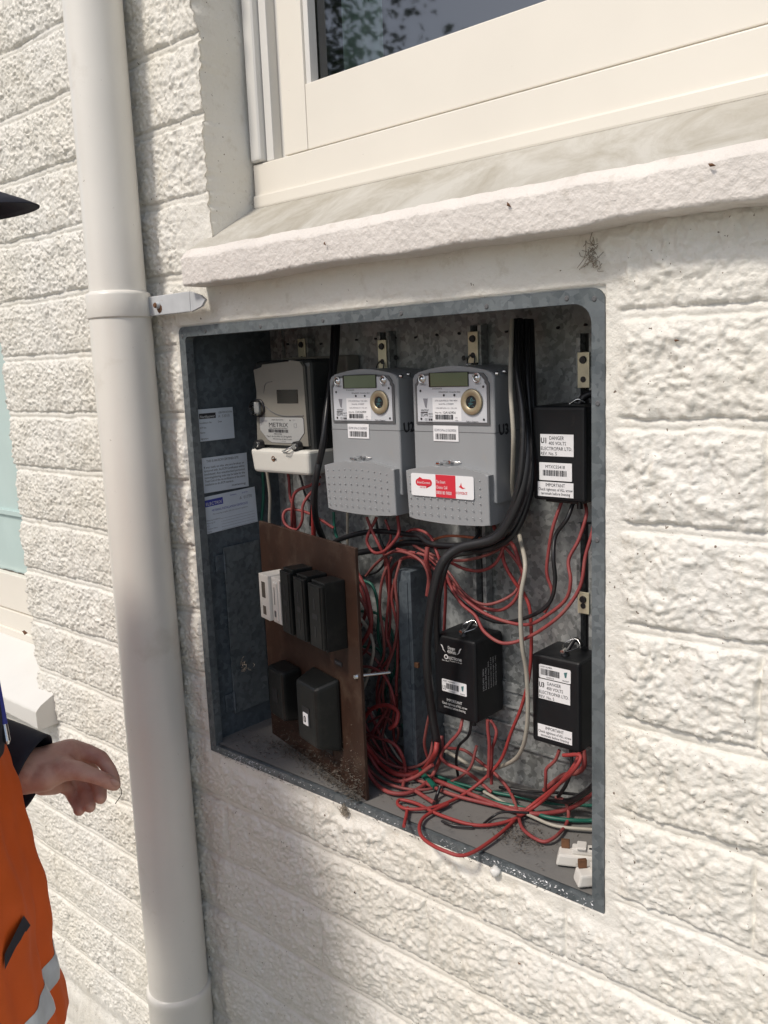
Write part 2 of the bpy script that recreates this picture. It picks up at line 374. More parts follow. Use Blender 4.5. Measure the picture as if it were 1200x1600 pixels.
def clear_plastic():
    M = D.materials.new('clear_plastic'); M.use_nodes = True; n = M.node_tree; n.nodes.clear()
    o = n.nodes.new('ShaderNodeOutputMaterial'); t = n.nodes.new('ShaderNodeBsdfTransparent'); g = n.nodes.new('ShaderNodeBsdfGlossy')
    g.inputs['Roughness'].default_value = 0.1; t.inputs['Color'].default_value = (0.9, 0.9, 0.88, 1)
    f = n.nodes.new('ShaderNodeFresnel'); f.inputs['IOR'].default_value = 1.5
    mx = n.nodes.new('ShaderNodeMixShader'); n.links.new(f.outputs[0], mx.inputs[0]); n.links.new(t.outputs[0], mx.inputs[1]); n.links.new(g.outputs[0], mx.inputs[2])
    n.links.new(mx.outputs[0], o.inputs['Surface']); return M
MT['clear'] = clear_plastic()

GROUND = -0.88
W, H, DEP = 0.75, 0.722, 0.185           # the meter box
# ------------------------------------------------------------------ ground
g = MB(); N_ = 14
xs = [-600, -60, -12, -4, -1.5, 0, 1.5, 4, 12, 60, 600]; ys = [-900, -120, -30, -10, -4, -2, 0.02, 4, 30, 300]
vs = [(x, y, 0) for y in ys for x in xs]; nx = len(xs)
g.add(vs, [(j*nx+i, j*nx+i+1, (j+1)*nx+i+1, (j+1)*nx+i) for j in range(len(ys)-1) for i in range(nx-1)])
tag(g.build('ground', MT['ground'], loc=(0, 0, GROUND)), kind='structure')

# ------------------------------------------------------------------ the wall
house = empty('house', (0, 0.12, GROUND))
tag(house, 'white painted rock-faced block house wall with two cream timber windows', 'house')
LINV = Matrix.Translation((0, -0.12, -GROUND))     # world -> house local
def hmb(mb, name, mats, parent=house):
    o = mb.build(name, mats, parent)
    if parent is house: o.location = (0, -0.12, -GROUND)
    return o
COURSE, Z0, BLK = 0.11089, 0.02495, 0.4425
rng_ = np.random.RandomState(3)
LAT = rng_.rand(257, 257).astype(np.float32)
def vnoise(x, z, s, seed=0):
    x = x/s+seed*17.31; z = z/s+seed*9.77
    xi = np.floor(x).astype(int); zi = np.floor(z).astype(int); fx = x-xi; fz = z-zi
    fx = fx*fx*fx*(fx*(fx*6-15)+10); fz = fz*fz*fz*(fz*(fz*6-15)+10)
    L = lambda a, b: LAT[a % 257, b % 257]
    return (L(xi, zi)*(1-fx)+L(xi+1, zi)*fx)*(1-fz)+(L(xi, zi+1)*(1-fx)+L(xi+1, zi+1)*fx)*fz
def worley(x, z, s, seed=0):
    x = x/s+seed*5.3; z = z/s+seed*3.1; xi = np.floor(x).astype(int); zi = np.floor(z).astype(int)
    d1 = np.full(x.shape, 9.0); d2 = d1.copy(); hh = np.zeros(x.shape)
    for i in (-1, 0, 1):
        for j in (-1, 0, 1):
            a, b = xi+i, zi+j
            px = a+LAT[a % 257, b % 257]; pz = b+LAT[(a+91) % 257, (b+37) % 257]
            d = np.hypot(px-x, pz-z); new = d < d1
            hh = np.where(new, LAT[(a+13) % 257, (b+71) % 257], hh)
            d2 = np.where(new, d1, np.minimum(d2, d)); d1 = np.where(new, d, d1)
    return d1, d2, hh
def sstep(a, b, t):
    t = np.clip((t-a)/(b-a), 0, 1); return t*t*(3-2*t)
def wall_height(X, Z):
    jx = (vnoise(X, Z, 0.05, 5)-0.5)*0.004; 
    zz = (Z+jx-Z0)/COURSE; k = np.floor(zz); dz = np.abs(zz-np.round(zz))*COURSE
    off = np.where(k % 2 == 0, 0.035, 0.256)
    xx = (X+jx-off)/BLK; kx = np.floor(xx); dx = np.abs(xx-np.round(xx))*BLK
    bid = LAT[(kx.astype(int)*7+31) % 257, (k.astype(int)*13+57) % 257]
    bid2 = LAT[(kx.astype(int)*11+3) % 257, (k.astype(int)*5+29) % 257]
    dj = np.minimum(dz, dx+0.0047)
    face = sstep(0.0050, 0.0082, dj+0.0030*(vnoise(X, Z, 0.010, 8)-0.5))
    dome = sstep(0.003, 0.028, dj)
    # rough split faces: wrinkled ridges and lumps, finer grain towards the left
    fine = sstep(0.25, -0.15, X)
    wx = X+0.014*(vnoise(X, Z, 0.026, 1)-0.5); wz = Z+0.014*(vnoise(X, Z, 0.026, 2)-0.5)
    ridge = lambda s_, k: 1-np.abs(2*vnoise(wx, wz, s_, k)-1)
    d1, d2, hh = worley(wx, wz, 0.013, 3)
    e1, e2, eh = worley(wx, wz, 0.0068, 4)
    big = vnoise(X, Z, 0.040, 11)*0.0045
    lump = 0.0030*ridge(0.021, 31)*vnoise(X, Z, 0.03, 33)*1.6+0.0026*ridge(0.0115, 32)+0.0015*ridge(0.0062, 34)+0.0020*hh*sstep(0, 0.5, d2-d1)
    grit = 0.0022*eh*sstep(0, 0.35, e2-e1)+0.0016*vnoise(X, Z, 0.0044, 6)
    rough = big+lump*(1-0.45*fine)+grit*(1.15+0.45*fine)
    h = face*(0.0008+0.0006*dome+rough*(0.84+0.25*bid)*(0.8+0.2*dome)+0.0012*bid2*(dz-0.03)*10)
    for gx_, ga, gb in ((0.027, -0.175, -0.10), (-0.393, -0.605, -0.545)):      # old paint runs
        h += 0.004*np.exp(-((X-gx_-0.004*(vnoise(X*0, Z, 0.02, 41)-0.5))/0.0045)**2)*sstep(ga, ga+0.02, Z)*(1-sstep(gb-0.01, gb, Z))
    # a slim proud bead of mortar in the joint
    h += (1-face)*0.0036*(1-np.clip(dj/0.0066, 0, 1)**2)+0.0006*vnoise(X, Z, 0.006, 9)
    # render smeared round the meter box and under the sill
    ddx = np.maximum(np.maximum(-X, X-W), 0); ddz = np.maximum(np.maximum(-Z, Z-H), 0); dd = np.hypot(ddx, ddz)
    ndd = dd+0.016*(vnoise(X, Z, 0.02, 14)-0.5)
    m1 = 1-sstep(0.010, 0.028, ndd)
    m1 = np.where(X < 0, 1-sstep(0.0, 0.008, ndd), m1)
    up = sstep(H-0.01, H+0.01, Z)*(1-sstep(0.90, 0.93, Z))*sstep(-0.02, 0.05, X)*(1-sstep(0.70, 0.76, X))
    m1 = np.maximum(m1, up*0.82)
    sm = 0.0030+0.0022*vnoise(X, Z, 0.03, 15)+0.0014*vnoise(X, Z, 0.011, 16)
    h = h*(1-m1)+sm*m1
    h = np.where(dd < 0.001, 0.001, h)
    return h
def axis(segs, must):
    a = []
    for lo, hi, st in segs: a += list(np.arange(lo, hi, st))
    a = np.array(sorted(a))
    for mval in must:
        i = np.argmin(np.abs(a-mval)); a[i] = mval
    return np.unique(np.round(a, 6))
WIN_R = (0.103, 1.55, 0.80, 2.02)        # x0,x1,z0,z1 right window opening
WIN_L = (-1.75, -0.612, -0.062, 1.25)
BOXO = (0.003, W-0.003, 0.003, H-0.003)
xa = axis([(-4.0, -0.95, 0.04), (-0.95, -0.66, 0.008), (-0.66, 1.02, 0.0021), (1.02, 1.5, 0.012), (1.5, 4.0, 0.05)], [WIN_R[0], WIN_R[1], WIN_L[0], WIN_L[1], BOXO[0], BOXO[1]])
za = axis([(GROUND-0.02, -0.72, 0.012), (-0.72, 1.32, 0.0021), (1.32, 2.3, 0.02)], [WIN_R[2], WIN_R[3], WIN_L[2], WIN_L[3], BOXO[2], BOXO[3]])
XX, ZZ = np.meshgrid(xa, za)
HH = wall_height(XX, ZZ)
nX, nZ = len(xa), len(za)
# chipped, wandering arrises of the blocks beside the window openings
PX = XX.copy()
for (x0, x1, z0, z1), side in ((WIN_R, 0), (WIN_L, 1)):
    xe = x0 if side == 0 else x1
    zin = (ZZ > z0-0.02) & (ZZ < z1+0.02)
    wv = (vnoise(XX*0+xe, ZZ, 0.02, 21)-0.5)*0.010+(vnoise(XX*0+xe, ZZ, 0.007, 22)-0.5)*0.006
    PX += np.where(zin, wv*np.exp(-np.abs(XX-xe)/0.012), 0)
co = np.stack([PX, -HH, ZZ], -1).reshape(-1, 3)
cx = (xa[:-1]+xa[1:])/2; cz = (za[:-1]+za[1:])/2; CX, CZ = np.meshgrid(cx, cz)
keep = np.ones(CX.shape, bool)
for (x0, x1, z0, z1) in (WIN_R, WIN_L):
    keep &= ~((CX > x0) & (CX < x1) & (CZ > z0) & (CZ < z1))
qx = np.maximum(np.abs(CX-W/2)-(W/2-0.003-0.018), 0); qz = np.maximum(np.abs(CZ-H/2)-(H/2-0.003-0.018), 0)
keep &= ~(np.hypot(qx, qz) < 0.018)
jj, ii = np.nonzero(keep)
a = jj*nX+ii; faces = np.stack([a, a+1, a+1+nX, a+nX], 1)
# reveals: extrude opening borders inwards
extra_v = []; extra_f = []; base = len(co)
def reveal(x0, x1, z0, z1, dep, sides):
    global base
    i0 = int(np.argmin(abs(xa-x0))); i1 = int(np.argmin(abs(xa-x1))); j0 = int(np.argmin(abs(za-z0))); j1 = int(np.argmin(abs(za-z1)))
    for s_ in sides:
        if s_ == 'L': idx = [j*nX+i0 for j in range(j0, j1+1)]
        if s_ == 'R': idx = [j*nX+i1 for j in range(j1, j0-1, -1)]
        if s_ == 'T': idx = [j1*nX+i for i in range(i0, i1+1)]
        if s_ == 'B': idx = [j0*nX+i for i in range(i1, i0-1, -1)]
        n = len(idx); rows = [idx]
        for fr in (0.03, 0.1, 0.5, 1.0):
            k = min(1, fr*8)
            row = []
            for q in idx:
                p = co[q]; x, z = p[0], p[2]
                if s_ == 'L': x = x*(1-k)+(x0+0.0015*math.sin(z*40))*k
                if s_ == 'R': x = x*(1-k)+x1*k
                extra_v.append((x, p[1]*(1-fr)+dep*fr, z)); row.append(base); base += 1
            rows.append(row)
        for r_ in range(len(rows)-1):
            for k in range(n-1): extra_f.append((rows[r_][k], rows[r_][k+1], rows[r_+1][k+1], rows[r_+1][k]))
reveal(*WIN_R, 0.13, 'LRT'); reveal(*WIN_L, 0.13, 'LRT')
co = np.concatenate([co, np.array(extra_v)]); faces = np.concatenate([faces, np.array(extra_f)])
me = D.meshes.new('block_wall'); me.vertices.add(len(co)); me.vertices.foreach_set('co', co.astype(np.float32).ravel())
me.loops.add(faces.size); me.loops.foreach_set('vertex_index', faces.astype(np.int32).ravel())
me.polygons.add(len(faces)); me.polygons.foreach_set('loop_start', np.arange(0, faces.size, 4, dtype=np.int32))
me.polygons.foreach_set('loop_total', np.full(len(faces), 4, np.int32)); me.polygons.foreach_set('use_smooth', np.ones(len(faces), bool))
me.materials.append(MT['wall']); me.update(calc_edges=True); me.validate()
wl = D.objects.new('block_wall', me); COL.objects.link(wl); wl.parent = house; wl.location = (0, -0.12, -GROUND)
# body of the wall behind, so the house has thickness and the rooms stay dark
b = MB()
for (x0, x1, z0, z1) in ((WIN_R), (WIN_L)): pass
b.box((-4.0, 0.24, GROUND), (4.0, 0.26, WIN_L[2])); b.box((-4, 0.24, WIN_R[3]), (4, 0.26, 2.3))
b.box((-4.0, 0.24, WIN_L[2]), (WIN_L[0], 0.26, WIN_R[3])); b.box((WIN_L[1], 0.24, WIN_L[2]), (WIN_R[0], 0.26, WIN_R[3]))
b.box((WIN_R[0], 0.24, WIN_L[2]), (4.0, 0.26, WIN_R[2])); b.box((WIN_R[1], 0.24, WIN_R[2]), (4, 0.26, WIN_R[3]))
b.box((WIN_L[0], 0.24, WIN_L[3]), (WIN_L[1], 0.26, WIN_R[3]))
b.quad((-4, 2.6, GROUND), (4, 2.6, GROUND), (4, 2.6, 2.3), (-4, 2.6, 2.3)); b.quad((-4, 0.0, 2.3), (4, 0.0, 2.3), (4, 2.6, 2.3), (-4, 2.6, 2.3))
b.quad((-4, 0.0, GROUND), (-4, 2.6, GROUND), (-4, 2.6, 2.3), (-4, 0.0, 2.3)); b.quad((4, 0.0, GROUND), (4, 2.6, GROUND), (4, 2.6, 2.3), (4, 0.0, 2.3))
hmb(b, 'inner_wall', MT['room'])

# ------------------------------------------------------------------ windows
def window(x0, x1, z0, z1, label, side):
    """frame outer face at y=.08; z0 is the foot of the frame on the sill"""
    wn = empty('window', (0, -0.12, -GROUND)); wn.parent = house; wn['label'] = label
    Y = 0.08
    f = MB()
    f.box((x0, Y, z0), (x1, Y+0.05, z0+0.054), 0, 0.002)                       # bottom rail of the frame
    f.box((x0, Y-0.004, z0-0.012), (x1, Y+0.02, z0+0.008), 0, 0.003)           # quad bead above the sill
    for s in (0, 1):
        a, b_ = (x0, x0+0.024) if s == 0 else (x1-0.024, x1)
        f.box((a, Y-0.006, z0+0.056), (b_, Y+0.05, z1), 1, 0.006, 3)           # rounded white stop bead
        a, b_ = (x0+0.026, x0+0.042) if s == 0 else (x1-0.042, x1-0.026)
        f.box((a, Y+0.006, z0+0.056), (b_, Y+0.05, z1), 1, 0.0015)
        a, b_ = (x0+0.042, x0+0.066) if s == 0 else (x1-0.066, x1-0.042)
        f.box((a, Y+0.024, z0+0.056), (b_, Y+0.05, z1), 1, 0.001)
    f.box((x0+0.066, Y, z1-0.05), (x1-0.066, Y+0.05, z1), 1, 0.002)
    f.build('window_frame', [MT['window'], MT['white_trim']], wn)
    s_ = MB(); sx0, sx1, sz0, sz1 = x0+0.0685, x1-0.0685, z0+0.0565, z1-0.053
    st, rl = 0.050, 0.090
    s_.box((sx0, Y+0.004, sz0), (sx0+st, Y+0.04, sz1), 0, 0.0015); s_.box((sx1-st, Y+0.004, sz0), (sx1, Y+0.04, sz1), 0, 0.0015)
    s_.box((sx0+st+0.0006, Y+0.0045, sz0), (sx1-st-0.0006, Y+0.04, sz0+rl), 0, 0.0015)
    s_.box((sx0+st+0.0006, Y+0.0045, sz1-rl*0.6), (sx1-st-0.0006, Y+0.04, sz1), 0, 0.0015)
    gx0, gx1, gz0, gz1 = sx0+st, sx1-st, sz0+rl, sz1-rl*0.6
    for a, b_ in (((gx0, Y+0.008, gz0), (gx0+0.010, Y+0.024, gz1)), ((gx1-0.010, Y+0.008, gz0), (gx1, Y+0.024, gz1))):
        s_.box(a, b_, 1, 0.001)
    s_.build('sash', [MT['window'], MT['white_trim']], wn)
    p = MB(); p.quad((gx0, Y+0.026, gz0), (gx1, Y+0.026, gz0), (gx1, Y+0.026, gz1), (gx0, Y+0.026, gz1)); p.build('pane', MT['glass'] if side == 'R' else MT['obscure'], wn)
    if side == 'L':
        p = MB(); p.box((gx0, Y+0.018, 0.325), (gx1, Y+0.0255, 0.337), 0, 0.001); p.build('glazing_bar', MT['obscure'], wn)
    pt = MB()
    ptp = []
    rr = random.Random(4)
    for k in range(90):
        x = gx0+0.008+(gx1-gx0-0.016)*k/89; ptp.append((x, Y+0.023, gz0+rr.uniform(-0.0005, 0.001)))
    pt.tube(ptp, lambda t: 0.0022+0.0010*math.sin(t*97)*math.sin(t*41), 6, sub=2); pt.build('putty', MT['debris'], wn)
    # curtain behind the glass
    c = MB(); n = 160
    ca, cb = (gx0+0.045, gx0+0.115) if side == 'R' else (gx0+0.1, gx1)
    vs = []
    for k in range(n+1):
        x = ca+(cb-ca)*k/n; y = Y+0.055+0.016*math.sin(x*85)+0.005*math.sin(x*260+1)
        vs += [(x, y, gz0-0.03), (x+0.004, y, gz1)]
    c.add(vs, [(2*k, 2*k+2, 2*k+3, 2*k+1) for k in range(n)], 0, True); c.build('curtain', MT['curtain'], wn)
    return wn
window(0.108, 1.545, 0.909, 2.02, 'cream timber window above the meter box', 'R')
window(-1.745, -0.617, 0.033, 1.25, 'window at the left edge with pale teal curtain', 'L')
def sill(x0, x1, zf, zb, label, cream):
    """sloping slab: nose face at y=-.052"""
    rr = random.Random(9); s = MB()
    yn, yb = -0.050, 0.085; n = int((x1-x0)/0.006)
    prof = [(yb, zb), (yn+0.012, zf+0.0035+ (zb-zf)*0.08), (yn+0.003, zf+0.001), (yn, zf-0.0035), (yn, zf-0.0045), (yn+0.0003, zf-0.036), (yn+0.0005, zf-0.0375), (yn+0.002, zf-0.0402), (yn+0.004, zf-0.041), (0.0, zf-0.041)]
    vs = []
    for i in range(n+1):
        x = x0+(x1-x0)*i/n; q = np.array([x]); 
        w1 = float(vnoise(q, q*0+2, 0.05, 3)[0]-0.5)*0.004+float(vnoise(q, q*0+7, 0.011, 4)[0]-0.5)*0.0034
        w2 = float(vnoise(q, q*0+4, 0.07, 5)[0]-0.5)*0.004+float(vnoise(q, q*0+9, 0.010, 4)[0]-0.5)*0.0014
        step = 0.0016 if (x-x0) > 0.40 else 0.0
        for j, (y, z) in enumerate(prof):
            dz = (0, w1*0.5, w1, w1, w1, w2, w2, w2, w2, w2)[j]
            dy = (0, -step, -step+w1*0.4, -step, -step, -step, -step, -step+w2*0.4, -step, 0)[j]
            vs.append((x, y+dy, z+dz))
    m_ = len(prof); fs = []; mi = []
    for i in range(n):
        for j in range(m_-1): fs.append((i*m_+j, (i+1)*m_+j, (i+1)*m_+j+1, i*m_+j+1)); mi.append(0 if j == 0 else 1)
    for f_, q in zip(fs, mi): s.add([vs[k] for k in f_], [(0, 1, 2, 3)], q, False)
    # weld by building directly
    s = MB(); s.v = vs; s.f = fs; s.m = mi; s.sm = [True]*len(fs)
    s.add([vs[j] for j in range(m_)]+[(x0, 0.085, zf-0.041)], [tuple(range(m_+1))], 1); s.add([vs[n*m_+j] for j in range(m_)]+[(x1, 0.085, zf-0.041)], [tuple(range(m_, -1, -1))], 1)
    o = hmb(s, 'window_sill', [MT['sill_top'] if not cream else MT['white_trim'], MT['sill_front'] if not cream else MT['white_trim']])
    o['label'] = label; return o
sill(0.082, 1.60, 0.820, 0.902, 'weathered concrete sill with chipped paint above the meter box', False)
sill(-1.80, -0.545, -0.046, 0.026, 'white painted sill of the left window', True)

# ------------------------------------------------------------------ downpipe
pp = empty('downpipe', (-0.078, -0.060, GROUND)); tag(pp, 'cream painted round downpipe running down the wall left of the meter box', 'pipe')
def dp(prof, name, m_=MT['pipe']):
    q = MB(); q.lathe([(r, z-GROUND) for r, z in prof], 64); return q.build(name, m_, pp)
dp([(0.0445, 2.3), (0.0447, 0.775), (0.0447, 0.74)], 'pipe_upper')
dp([(0.0448, 0.782), (0.0500, 0.779), (0.0508, 0.775), (0.0508, 0.7425), (0.0500, 0.740), (0.0485, 0.740)], 'collar')
dp([(0.0480, 0.745), (0.0487, 0.738), (0.0535, -0.45), (0.0535, -0.56)], 'pipe_lower')
dp([(0.0535, -0.455), (0.0575, -0.457), (0.0585, -0.463), (0.0585, -0.472), (0.0570, -0.478), (0.0572, -0.52), (0.0560, -0.53), (0.0555, GROUND)], 'socket')
q = MB()
q.box((0.03, 0.028, 0.742-GROUND), (0.150, 0.034, 0.772-GROUND), 0, 0.0012)
q.prism([(0.150, 0.742-GROUND), (0.150, 0.772-GROUND), (0.176, 0.764-GROUND), (0.186, 0.757-GROUND), (0.176, 0.748-GROUND)], 0.029, 0.0335)
q.cyl((0.068, 0.027, 0.757-GROUND), (0.068, 0.021, 0.757-GROUND), 0.0055, 0.004, 12, 0)
st = q.build('wall_strap', mat('strap_paint', (0.50, 0.52, 0.54), 0.5, noise=(30, 0.1), dirt=((0.3, 0.2, 0.12), 60, 0.62, 0.75)), pp)
q = MB(); q.cyl((0.068, 0.0215, 0.757-GROUND), (0.068, 0.0195, 0.757-GROUND), 0.0045, 0.003, 12); q.cyl((0.070, 0.0277, 0.752-GROUND), (0.070, 0.0272, 0.752-GROUND), 0.007, 0.006, 9); q.build('rusty_bolt', MT['rust'], st)

# ------------------------------------------------------------------ meter box
bx = empty('meter_box', (0, 0, 0)); tag(bx, 'open galvanised steel meter box set into the white block wall', 'meter box')
RW = 0.0155; YF = -0.005
q = MB()                                              # front rim: flat flange, rounded top corners, folded in
def rim_poly():
    outer, inner = [], []
    def arc(cx, cz, r, a0, a1, n=6): return [(cx+r*math.cos(math.radians(a0+(a1-a0)*k/n)), cz+r*math.sin(math.radians(a0+(a1-a0)*k/n))) for k in range(n+1)]
    outer = [(W, 0.0), *arc(W-0.016, H-0.016, 0.016, 0, 90), *arc(0.010, H-0.010, 0.010, 90, 180), (0, 0)]
    inner = [(W-RW, RW*0.8), *arc(W-RW-0.022, H-RW-0.022, 0.022, 0, 90), *arc(RW+0.008, H-RW-0.008, 0.008, 90, 180), (RW, RW*0.8)]
    return outer, inner
ou, inn = rim_poly(); n = len(ou)
for k in range(n):
    k2 = (k+1) % n
    A, B_, C_, D_ = ou[k], ou[k2], inn[k2], inn[k]
    q.add([(A[0], YF, A[1]), (B_[0], YF, B_[1]), (C_[0], YF, C_[1]), (D_[0], YF, D_[1])], [(0, 1, 2, 3)], 0)
    q.add([(A[0], YF, A[1]), (B_[0], YF, B_[1]), (B_[0], 0.03, B_[1]), (A[0], 0.03, A[1])], [(3, 2, 1, 0)], 0)
    q.add([(D_[0], YF, D_[1]), (C_[0], YF, C_[1]), (C_[0], 0.010, C_[1]), (D_[0], 0.010, D_[1])], [(0, 1, 2, 3)], 0)
rim = q.build('rim', MT['rim'], bx)
for x, z in ((0.07, H-.009), (0.2, H-.010), (0.33, H-.009), (0.47, H-0.009), (0.6, H-.010), (0.705, H-.009), (W-.012, H-0.012), (W-.008, 0.60), (W-0.009, 0.45), (0.009, 0.012), (0.009, H-0.014)):
    q = MB(); q.cyl((x, YF, z), (x, YF-0.0012, z), 0.0032, 0.0022, 10); q.build('rivet', MT['grey_frame'], rim)
x0, x1, z0, z1 = 0.004, W-0.004, 0.012, H-0.004
q = MB(); q.box((x0-0.0015, 0.0105, z0), (x0, DEP, z1)); 
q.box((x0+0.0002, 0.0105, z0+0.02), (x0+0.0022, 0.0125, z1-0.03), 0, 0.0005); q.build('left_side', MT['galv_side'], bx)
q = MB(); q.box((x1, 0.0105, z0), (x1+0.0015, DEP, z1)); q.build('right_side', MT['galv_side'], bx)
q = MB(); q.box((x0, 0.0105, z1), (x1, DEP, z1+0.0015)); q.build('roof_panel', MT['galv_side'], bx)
q = MB(); fn = 60; vs = []
for j in range(12):
    for i in range(fn+1):
        x = x0+(x1-x0)*i/fn; y = 0.0+(DEP)*j/11; qx = np.array([x]); 
        vs.append((x, y, z0+0.002+0.0012*float(vnoise(qx, qx*0+y, 0.04, 3)[0])))
q.add(vs, [(j*(fn+1)+i, j*(fn+1)+i+1, (j+1)*(fn+1)+i+1, (j+1)*(fn+1)+i) for j in range(11) for i in range(fn)], 0, True)
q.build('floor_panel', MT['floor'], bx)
q = MB(); q.quad((x0, DEP, z0), (x1, DEP, z0), (x1, DEP, z1), (x0, DEP, z1))
for x in (0.03, 0.72):                                 # folded stiffeners
    q.box((x, DEP-0.008, z0), (x+0.012, DEP-0.0005, z1), 0, 0.001)
for z in (0.075, 0.105, 0.135): q.box((0.30, DEP-0.005, z), (x1-0.001, DEP-0.0005, z+0.004), 0, 0.001)
q.box((0.30, DEP-0.004, 0.16), (x1-0.001, DEP-0.0005, 0.175), 0, 0.001)
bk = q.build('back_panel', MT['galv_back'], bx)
rr = random.Random(2)
for k in range(17):
    q = MB(); q.cyl((0.05+k*0.041, DEP-0.0004, 0.69+rr.uniform(-.003, .003)), (0.05+k*0.041, DEP-0.0012, 0.69), 0.0028, 0.0028, 8); q.build('punched_hole', MT['dark'], bk)
for x, z in ((0.43, 0.655), (0.30, 0.66), (0.62, 0.13), (0.628, 0.135), (0.615, 0.128), (0.63, 0.125)): q = MB(); q.cyl((x, DEP-0.0062, z), (x, DEP-0.007, z), 0.004, 0.003, 7); q.build('punched_hole', MT['dark'], bk)
q = MB(); q.box((0.007, 0.046, 0.052), (0.0095, 0.125, 0.352), 0, 0.0008); fl = q.build('hinged_flap', MT['rim'], bx)
for z in (0.075, 0.325):
    q = MB(); q.box((0.007, 0.028, z-0.016), (0.0085, 0.046, z+0.016), 0, 0.0005); q.cyl((0.010, 0.046, z-0.018), (0.010, 0.046, z+0.018), 0.0024, n=10)
    for dz in (-0.009, 0.009): q.cyl((0.0085, 0.036, z+dz), (0.0098, 0.036, z+dz), 0.0025, n=8)
    q.build('hinge', MT['galv_side'], fl)

# paper stickers on the left side wall (local x runs into the box, faces +x)
def lw(y, z): return (0.0072, y, z)
RZ = (0, 0, math.pi/2)
q = MB(); q.plate(0, 0.075, -0.053, 0, 0); q.plate(0.004, 0.038, -0.016, -0.007, 1, -0.0004, 0.0002)
q.text('Northpower', 0.006, -0.0145, 0.0065, 2, -0.0008, width=0.030); q.text('CERTIFICATION', 0.044, -0.009, 0.004, 1); q.text('A  53010', 0.043, -0.016, 0.0065, 3)
q.text('Installation No.', 0.004, -0.024, 0.0042, 1); q.text('Date', 0.042, -0.024, 0.0042, 1); q.text('ICP No.', 0.004, -0.032, 0.0042, 1); q.text('Name', 0.004, -0.040, 0.0042, 1); q.text('Signature', 0.004, -0.050, 0.0042, 1)
tag(q.build('sticker', [MT['label_blue'], MT['ink'], MT['ink_white'], MT['ink_grey']], loc=lw(0.013, 0.5895), rot=RZ), 'small pale paper sticker with black banner, topmost on the left side wall of the box', 'sticker', 'paper stickers on the side wall')
q = MB(); q.plate(0, 0.103, -0.059, 0, 0); q.text('THIS IS AN ECM CERTIFIED SITE', 0.05, -0.008, 0.0055, 1, align='C', width=0.068)
for i, t in enumerate(('If any seals on this site are broken or', 'tampered with, the ECM Certification will be', 'invalidated. Any unauthorised personnel', 'removing/altering seals may be liable for the', 'Total Cost of the re-certification of the entire', 'installation to the ECM standard.')):
    q.text(t, 0.010, -0.018-i*0.0058, 0.0052, 1, width=0.086 if i < 5 else 0.06)
q.text('metering', 0.066, -0.054, 0.005, 1, width=0.03)
tag(q.build('sticker', [MT['label_blue'], MT['ink']], loc=lw(0.009, 0.509), rot=RZ), 'pale paper sticker full of printed warning text, middle one on the side wall', 'sticker', 'paper stickers on the side wall')
q = MB(); q.plate(0, 0.116, -0.063, 0, 0); q.plate(0.006, 0.044, -0.0175, -0.006, 1, -0.0004, 0.0002)
q.text('ELECTRIX', 0.008, -0.0155, 0.0075, 2, -0.0008, width=0.034); q.text('Contract', 0.060, -0.007, 0.0038, 1); q.text('A  01770', 0.080, -0.017, 0.0075, 3); q.text('Serial No.', 0.086, -0.007, 0.0035, 1)
q.text('METERING INSTALLATION CERTIFICATE', 0.058, -0.027, 0.0052, 1, align='C', width=0.078); q.text('This metering complies with the rules and regulations', 0.058, -0.033, 0.0035, 3, align='C')
for i, t in enumerate(('Metering Installation', 'Metering ID', 'ICP', 'Contact Name', 'Name')): q.text(t, 0.006, -0.042-i*0.0048, 0.0036, 3); q.box((0.036, -0.0007, -0.0425-i*0.0048), (0.11, -0.0005, -0.0422-i*0.0048), 3)
tag(q.build('sticker', [MT['label_blue'], MT['ink_blue'], MT['ink_white'], MT['ink_grey']], loc=lw(0.009, 0.4435), rot=(0, math.radians(-2.0), math.pi/2)), 'slightly crooked paper certificate with blue banner, lowest and largest on the side wall', 'sticker', 'paper stickers on the side wall')

